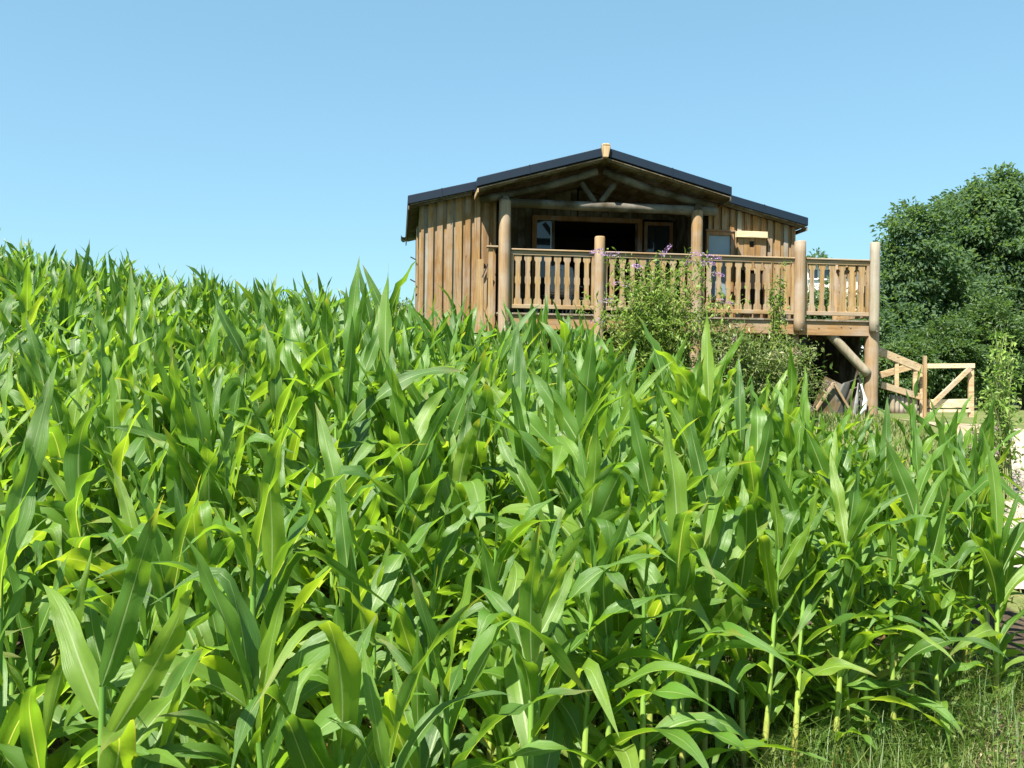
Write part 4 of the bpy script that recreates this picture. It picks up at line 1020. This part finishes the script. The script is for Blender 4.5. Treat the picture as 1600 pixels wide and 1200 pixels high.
# named plants that stand out in the photograph: px, Y, height above the ground so that the tip reaches py
HERO = [(545, 5.2, 385, 'maize plant whose one broad spear leaf stands against the sky left of the cabin'),
        (604, 5.6, 390, 'maize plant with two slim upright leaves against the sky beside the cabin wall'),
        (1110, 6.2, 462, 'tall maize plant rising in front of the purple-flowered bush'),
        (1160, 6.6, 548, 'maize plant leaning its pale leaf before the tangled shrub'),
        (1258, 6.9, 560, 'maize plant with one thin vertical leaf before the dark space under the deck'),
        (812, 6.0, 505, 'maize plant with tall crossing leaves below the left balustrade panel'),
        (880, 6.4, 520, 'maize plant with bright upright leaf below the deck beam'),
        (1385, 6.4, 610, 'broad-leaved maize plant in front of the ramp railing'),
        (1440, 6.5, 605, 'maize plant with rolled upright leaves before the gate post'),
        (1562, 5.3, 655, 'maize plant with tall spear leaves in front of the paved path'),
        (165, 2.3, 690, 'nearest maize plant with a huge drooping leaf on the left'),
        (400, 2.9, 560, 'maize plant with a long sunlit arching leaf left of centre'),
        (5, 2.5, 500, 'maize plant with dark broad leaves at the left picture edge'),
        (610, 2.4, 860, 'low maize plant showing a white-ribbed leaf at the bottom centre'),
        (335, 8.0, 447, 'maize plant with a pale rolled spike leaf on the left hillside'),
        (410, 9.0, 448, 'slim maize tip standing clear against the sky on the hill'),
        (205, 8.5, 402, 'maize plant poking above the others on the left skyline'),
        (835, 3.1, 700, 'maize plant with dark hanging leaves in the middle of the foreground')]
plants = []
for (px, Y, py, lb) in HERO:
    p = at(px, py, Y); plants.append((p.x, p.y, max(1.2, (p.z - GZ(p.x, p.y))), lb))
rest = []
for (x, y, px) in rows:
    if any(abs(px - 800 - (h[0] / h[1] * FPX)) < 25 and abs(y - h[1]) < .25 for h in plants): continue
    H = float(np.clip(Rp.normal(1.89, .15), 1.45, 2.3))
    if x > .6: H -= .17 * min(1, (x - .6) / 1.5)
    if y > 12: H -= .12
    if y > 7: H += float(Rp.normal(0, .12))
    if x < 1.0: H *= .80 + .24 * float(np.clip((y - 2.4) / 2.2, 0, 1)) - .04 * float(np.clip((y - 6) / 3, 0, 1))
    rest.append((x, y, px, H))
N_IND = 290 - len(plants)
inframe = [q for q in rest if -40 < q[2] < 1640 and q[1] > 1.3]
chosen = inframe[:N_IND]; cs = set((q[0], q[1]) for q in chosen)
stuff = [q for q in rest if (q[0], q[1]) not in cs]

HEROLB = set(h[3] for h in HERO); GROUP = 'maize plants standing in the field'
def plant_object(x, y, H, label, group, seed):
    R = np.random.default_rng(seed); hs, lv = plan(R, H, label in HEROLB and y > 3.15, float(np.clip((6.5 - y) / 3, 0, 1))); z = GZ(x, y)
    o = empty('maize_plant', (x, y, z - .02), 0, label, 'maize plant', group)
    o.rotation_euler = (R.normal() * .035, R.normal() * .035 + .02, R.uniform(0, 6.28)) if label not in HEROLB else (0, 0, 0)
    link_mesh('stalk', STALK_ME, o, scale=(1.1, 1.1, hs))
    wb = .84 + .24 * float(np.clip((y - 2.6) / 1.6, 0, 1))
    for (k, i, zz, az, sc, mir) in lv:
        q = link_mesh('leaf', LIB_ME['midy' if k == 'mid' and R.random() < .65 * float(np.clip((4.6 - y) / 1.5, 0, 1)) else k, i], o, (.006 * math.cos(az), .006 * math.sin(az), zz), (R.normal() * .24, R.normal() * .14, az) if k != 'spear' else (0, 0, az), (sc, sc * mir * R.uniform(.85, 1.25) * wb, sc) if k != 'spear' else (sc, sc * mir * 1.08, sc))
    return o
for n_, (x, y, H, lb) in enumerate(plants): plant_object(x, y, H, lb, GROUP, 9000 + n_)
for n_, (x, y, px, H) in enumerate(chosen):
    zone = ['by the left picture edge', 'on the left below the hill skyline', 'left of centre below the open sky', 'below the sky gap beside the cabin',
            'in line with the clad left wall', 'in line with the first balustrade panel', 'in line with the butterfly bush', 'in line with the tangled shrub',
            'in line with the opening under the deck', 'in line with the timber gate', 'in line with the paved path'][int(np.searchsorted([150, 320, 480, 640, 785, 935, 1086, 1250, 1365, 1525], px))]
    front = x > .3 and y < field_yfront(x) + .7
    if front: d = 'bare-stalked maize plant of the weedy front row, '
    elif y < 3.6: d = 'big-leaved maize plant close to the viewer, '
    elif y < 5.4: d = 'medium sized maize plant in mid field, '
    else: d = 'smaller looking maize plant deeper in the field, '
    lb, gp = d + zone, GROUP
    plant_object(x, y, H, lb, gp, 100 + n_)
# the rest of the crop, one mesh
VV, QQ, UU, RR, MI = [], [], [], [], []; SV, SQ, SU = [], [], []; off = 0; soff = 0
for n_, (x, y, px, H) in enumerate(stuff):
    R = np.random.default_rng(50000 + n_); hs, lv = plan(R, H); z = GZ(x, y) - .02
    rz = R.uniform(0, 6.28); lean = R.normal(size=2) * .04
    lib = LIB_HI if y < 7.0 else LIB_LO
    for (k, i, zz, az, sc, mir) in lv:
        if y > 9 and zz < H * .22: continue
        V, Q, UV = lib[k, i]; a = az + rz; c, s = math.cos(a), math.sin(a)
        vx = V[:, 0] * sc; vy = V[:, 1] * sc * mir * R.uniform(.85, 1.25) * (1.12 - .1 * min(1, max(0, (y - 9) / 6))); vz = V[:, 2] * sc; tl = R.normal() * .2; vy, vz = vy - vz * tl, vz + vy * tl + zz
        P = np.stack([x + vx * c - vy * s + lean[0] * vz, y + vx * s + vy * c + lean[1] * vz, z + vz], 1)
        VV.append(P); QQ.append(Q + off); off += len(P); UU.append(UV); RR.append(np.full(len(P), R.random() * (1 - .5 * min(1, max(0, (y - 5) / 6))) * .98)); MI.append(np.full(len(Q), 1 if k == 'low' and y < 8 else 0))
    V, Q, UV = ST_LO; P = V * np.array([1, 1, hs]); P = P + np.array([x, y, z]); P[:, 0] += lean[0] * V[:, 2] * hs; P[:, 1] += lean[1] * V[:, 2] * hs
    SV.append(P); SQ.append(Q + soff); soff += len(P); SU.append(UV)
crop = link_mesh('maize_crop', np_mesh('maize_crop', np.concatenate(VV), np.concatenate(QQ), np.concatenate(UU), np.concatenate(RR), M_LEAF))
crop.data.materials.append(M_LEAF_LOW); crop.data.polygons.foreach_set('material_index', np.concatenate(MI).astype(np.int32))
fa = crop.data.attributes.new('own', 'FLOAT', 'POINT'); fa.data.foreach_set('value', np.ones(len(crop.data.vertices), dtype=np.float32))
tag(crop, 'dense maize crop covering the rising field up to the hill skyline', 'maize crop', kind='stuff')
cs_ = link_mesh('crop_stalks', np_mesh('crop_stalks', np.concatenate(SV), np.concatenate(SQ), np.concatenate(SU), mat=M_STALK), crop)
cs_['kind'] = 'stuff'
print('plants', len(plants), len(chosen), 'stuff', len(stuff), 'quads', sum(len(q) for q in QQ), 'far y of chosen', chosen[-1][1])
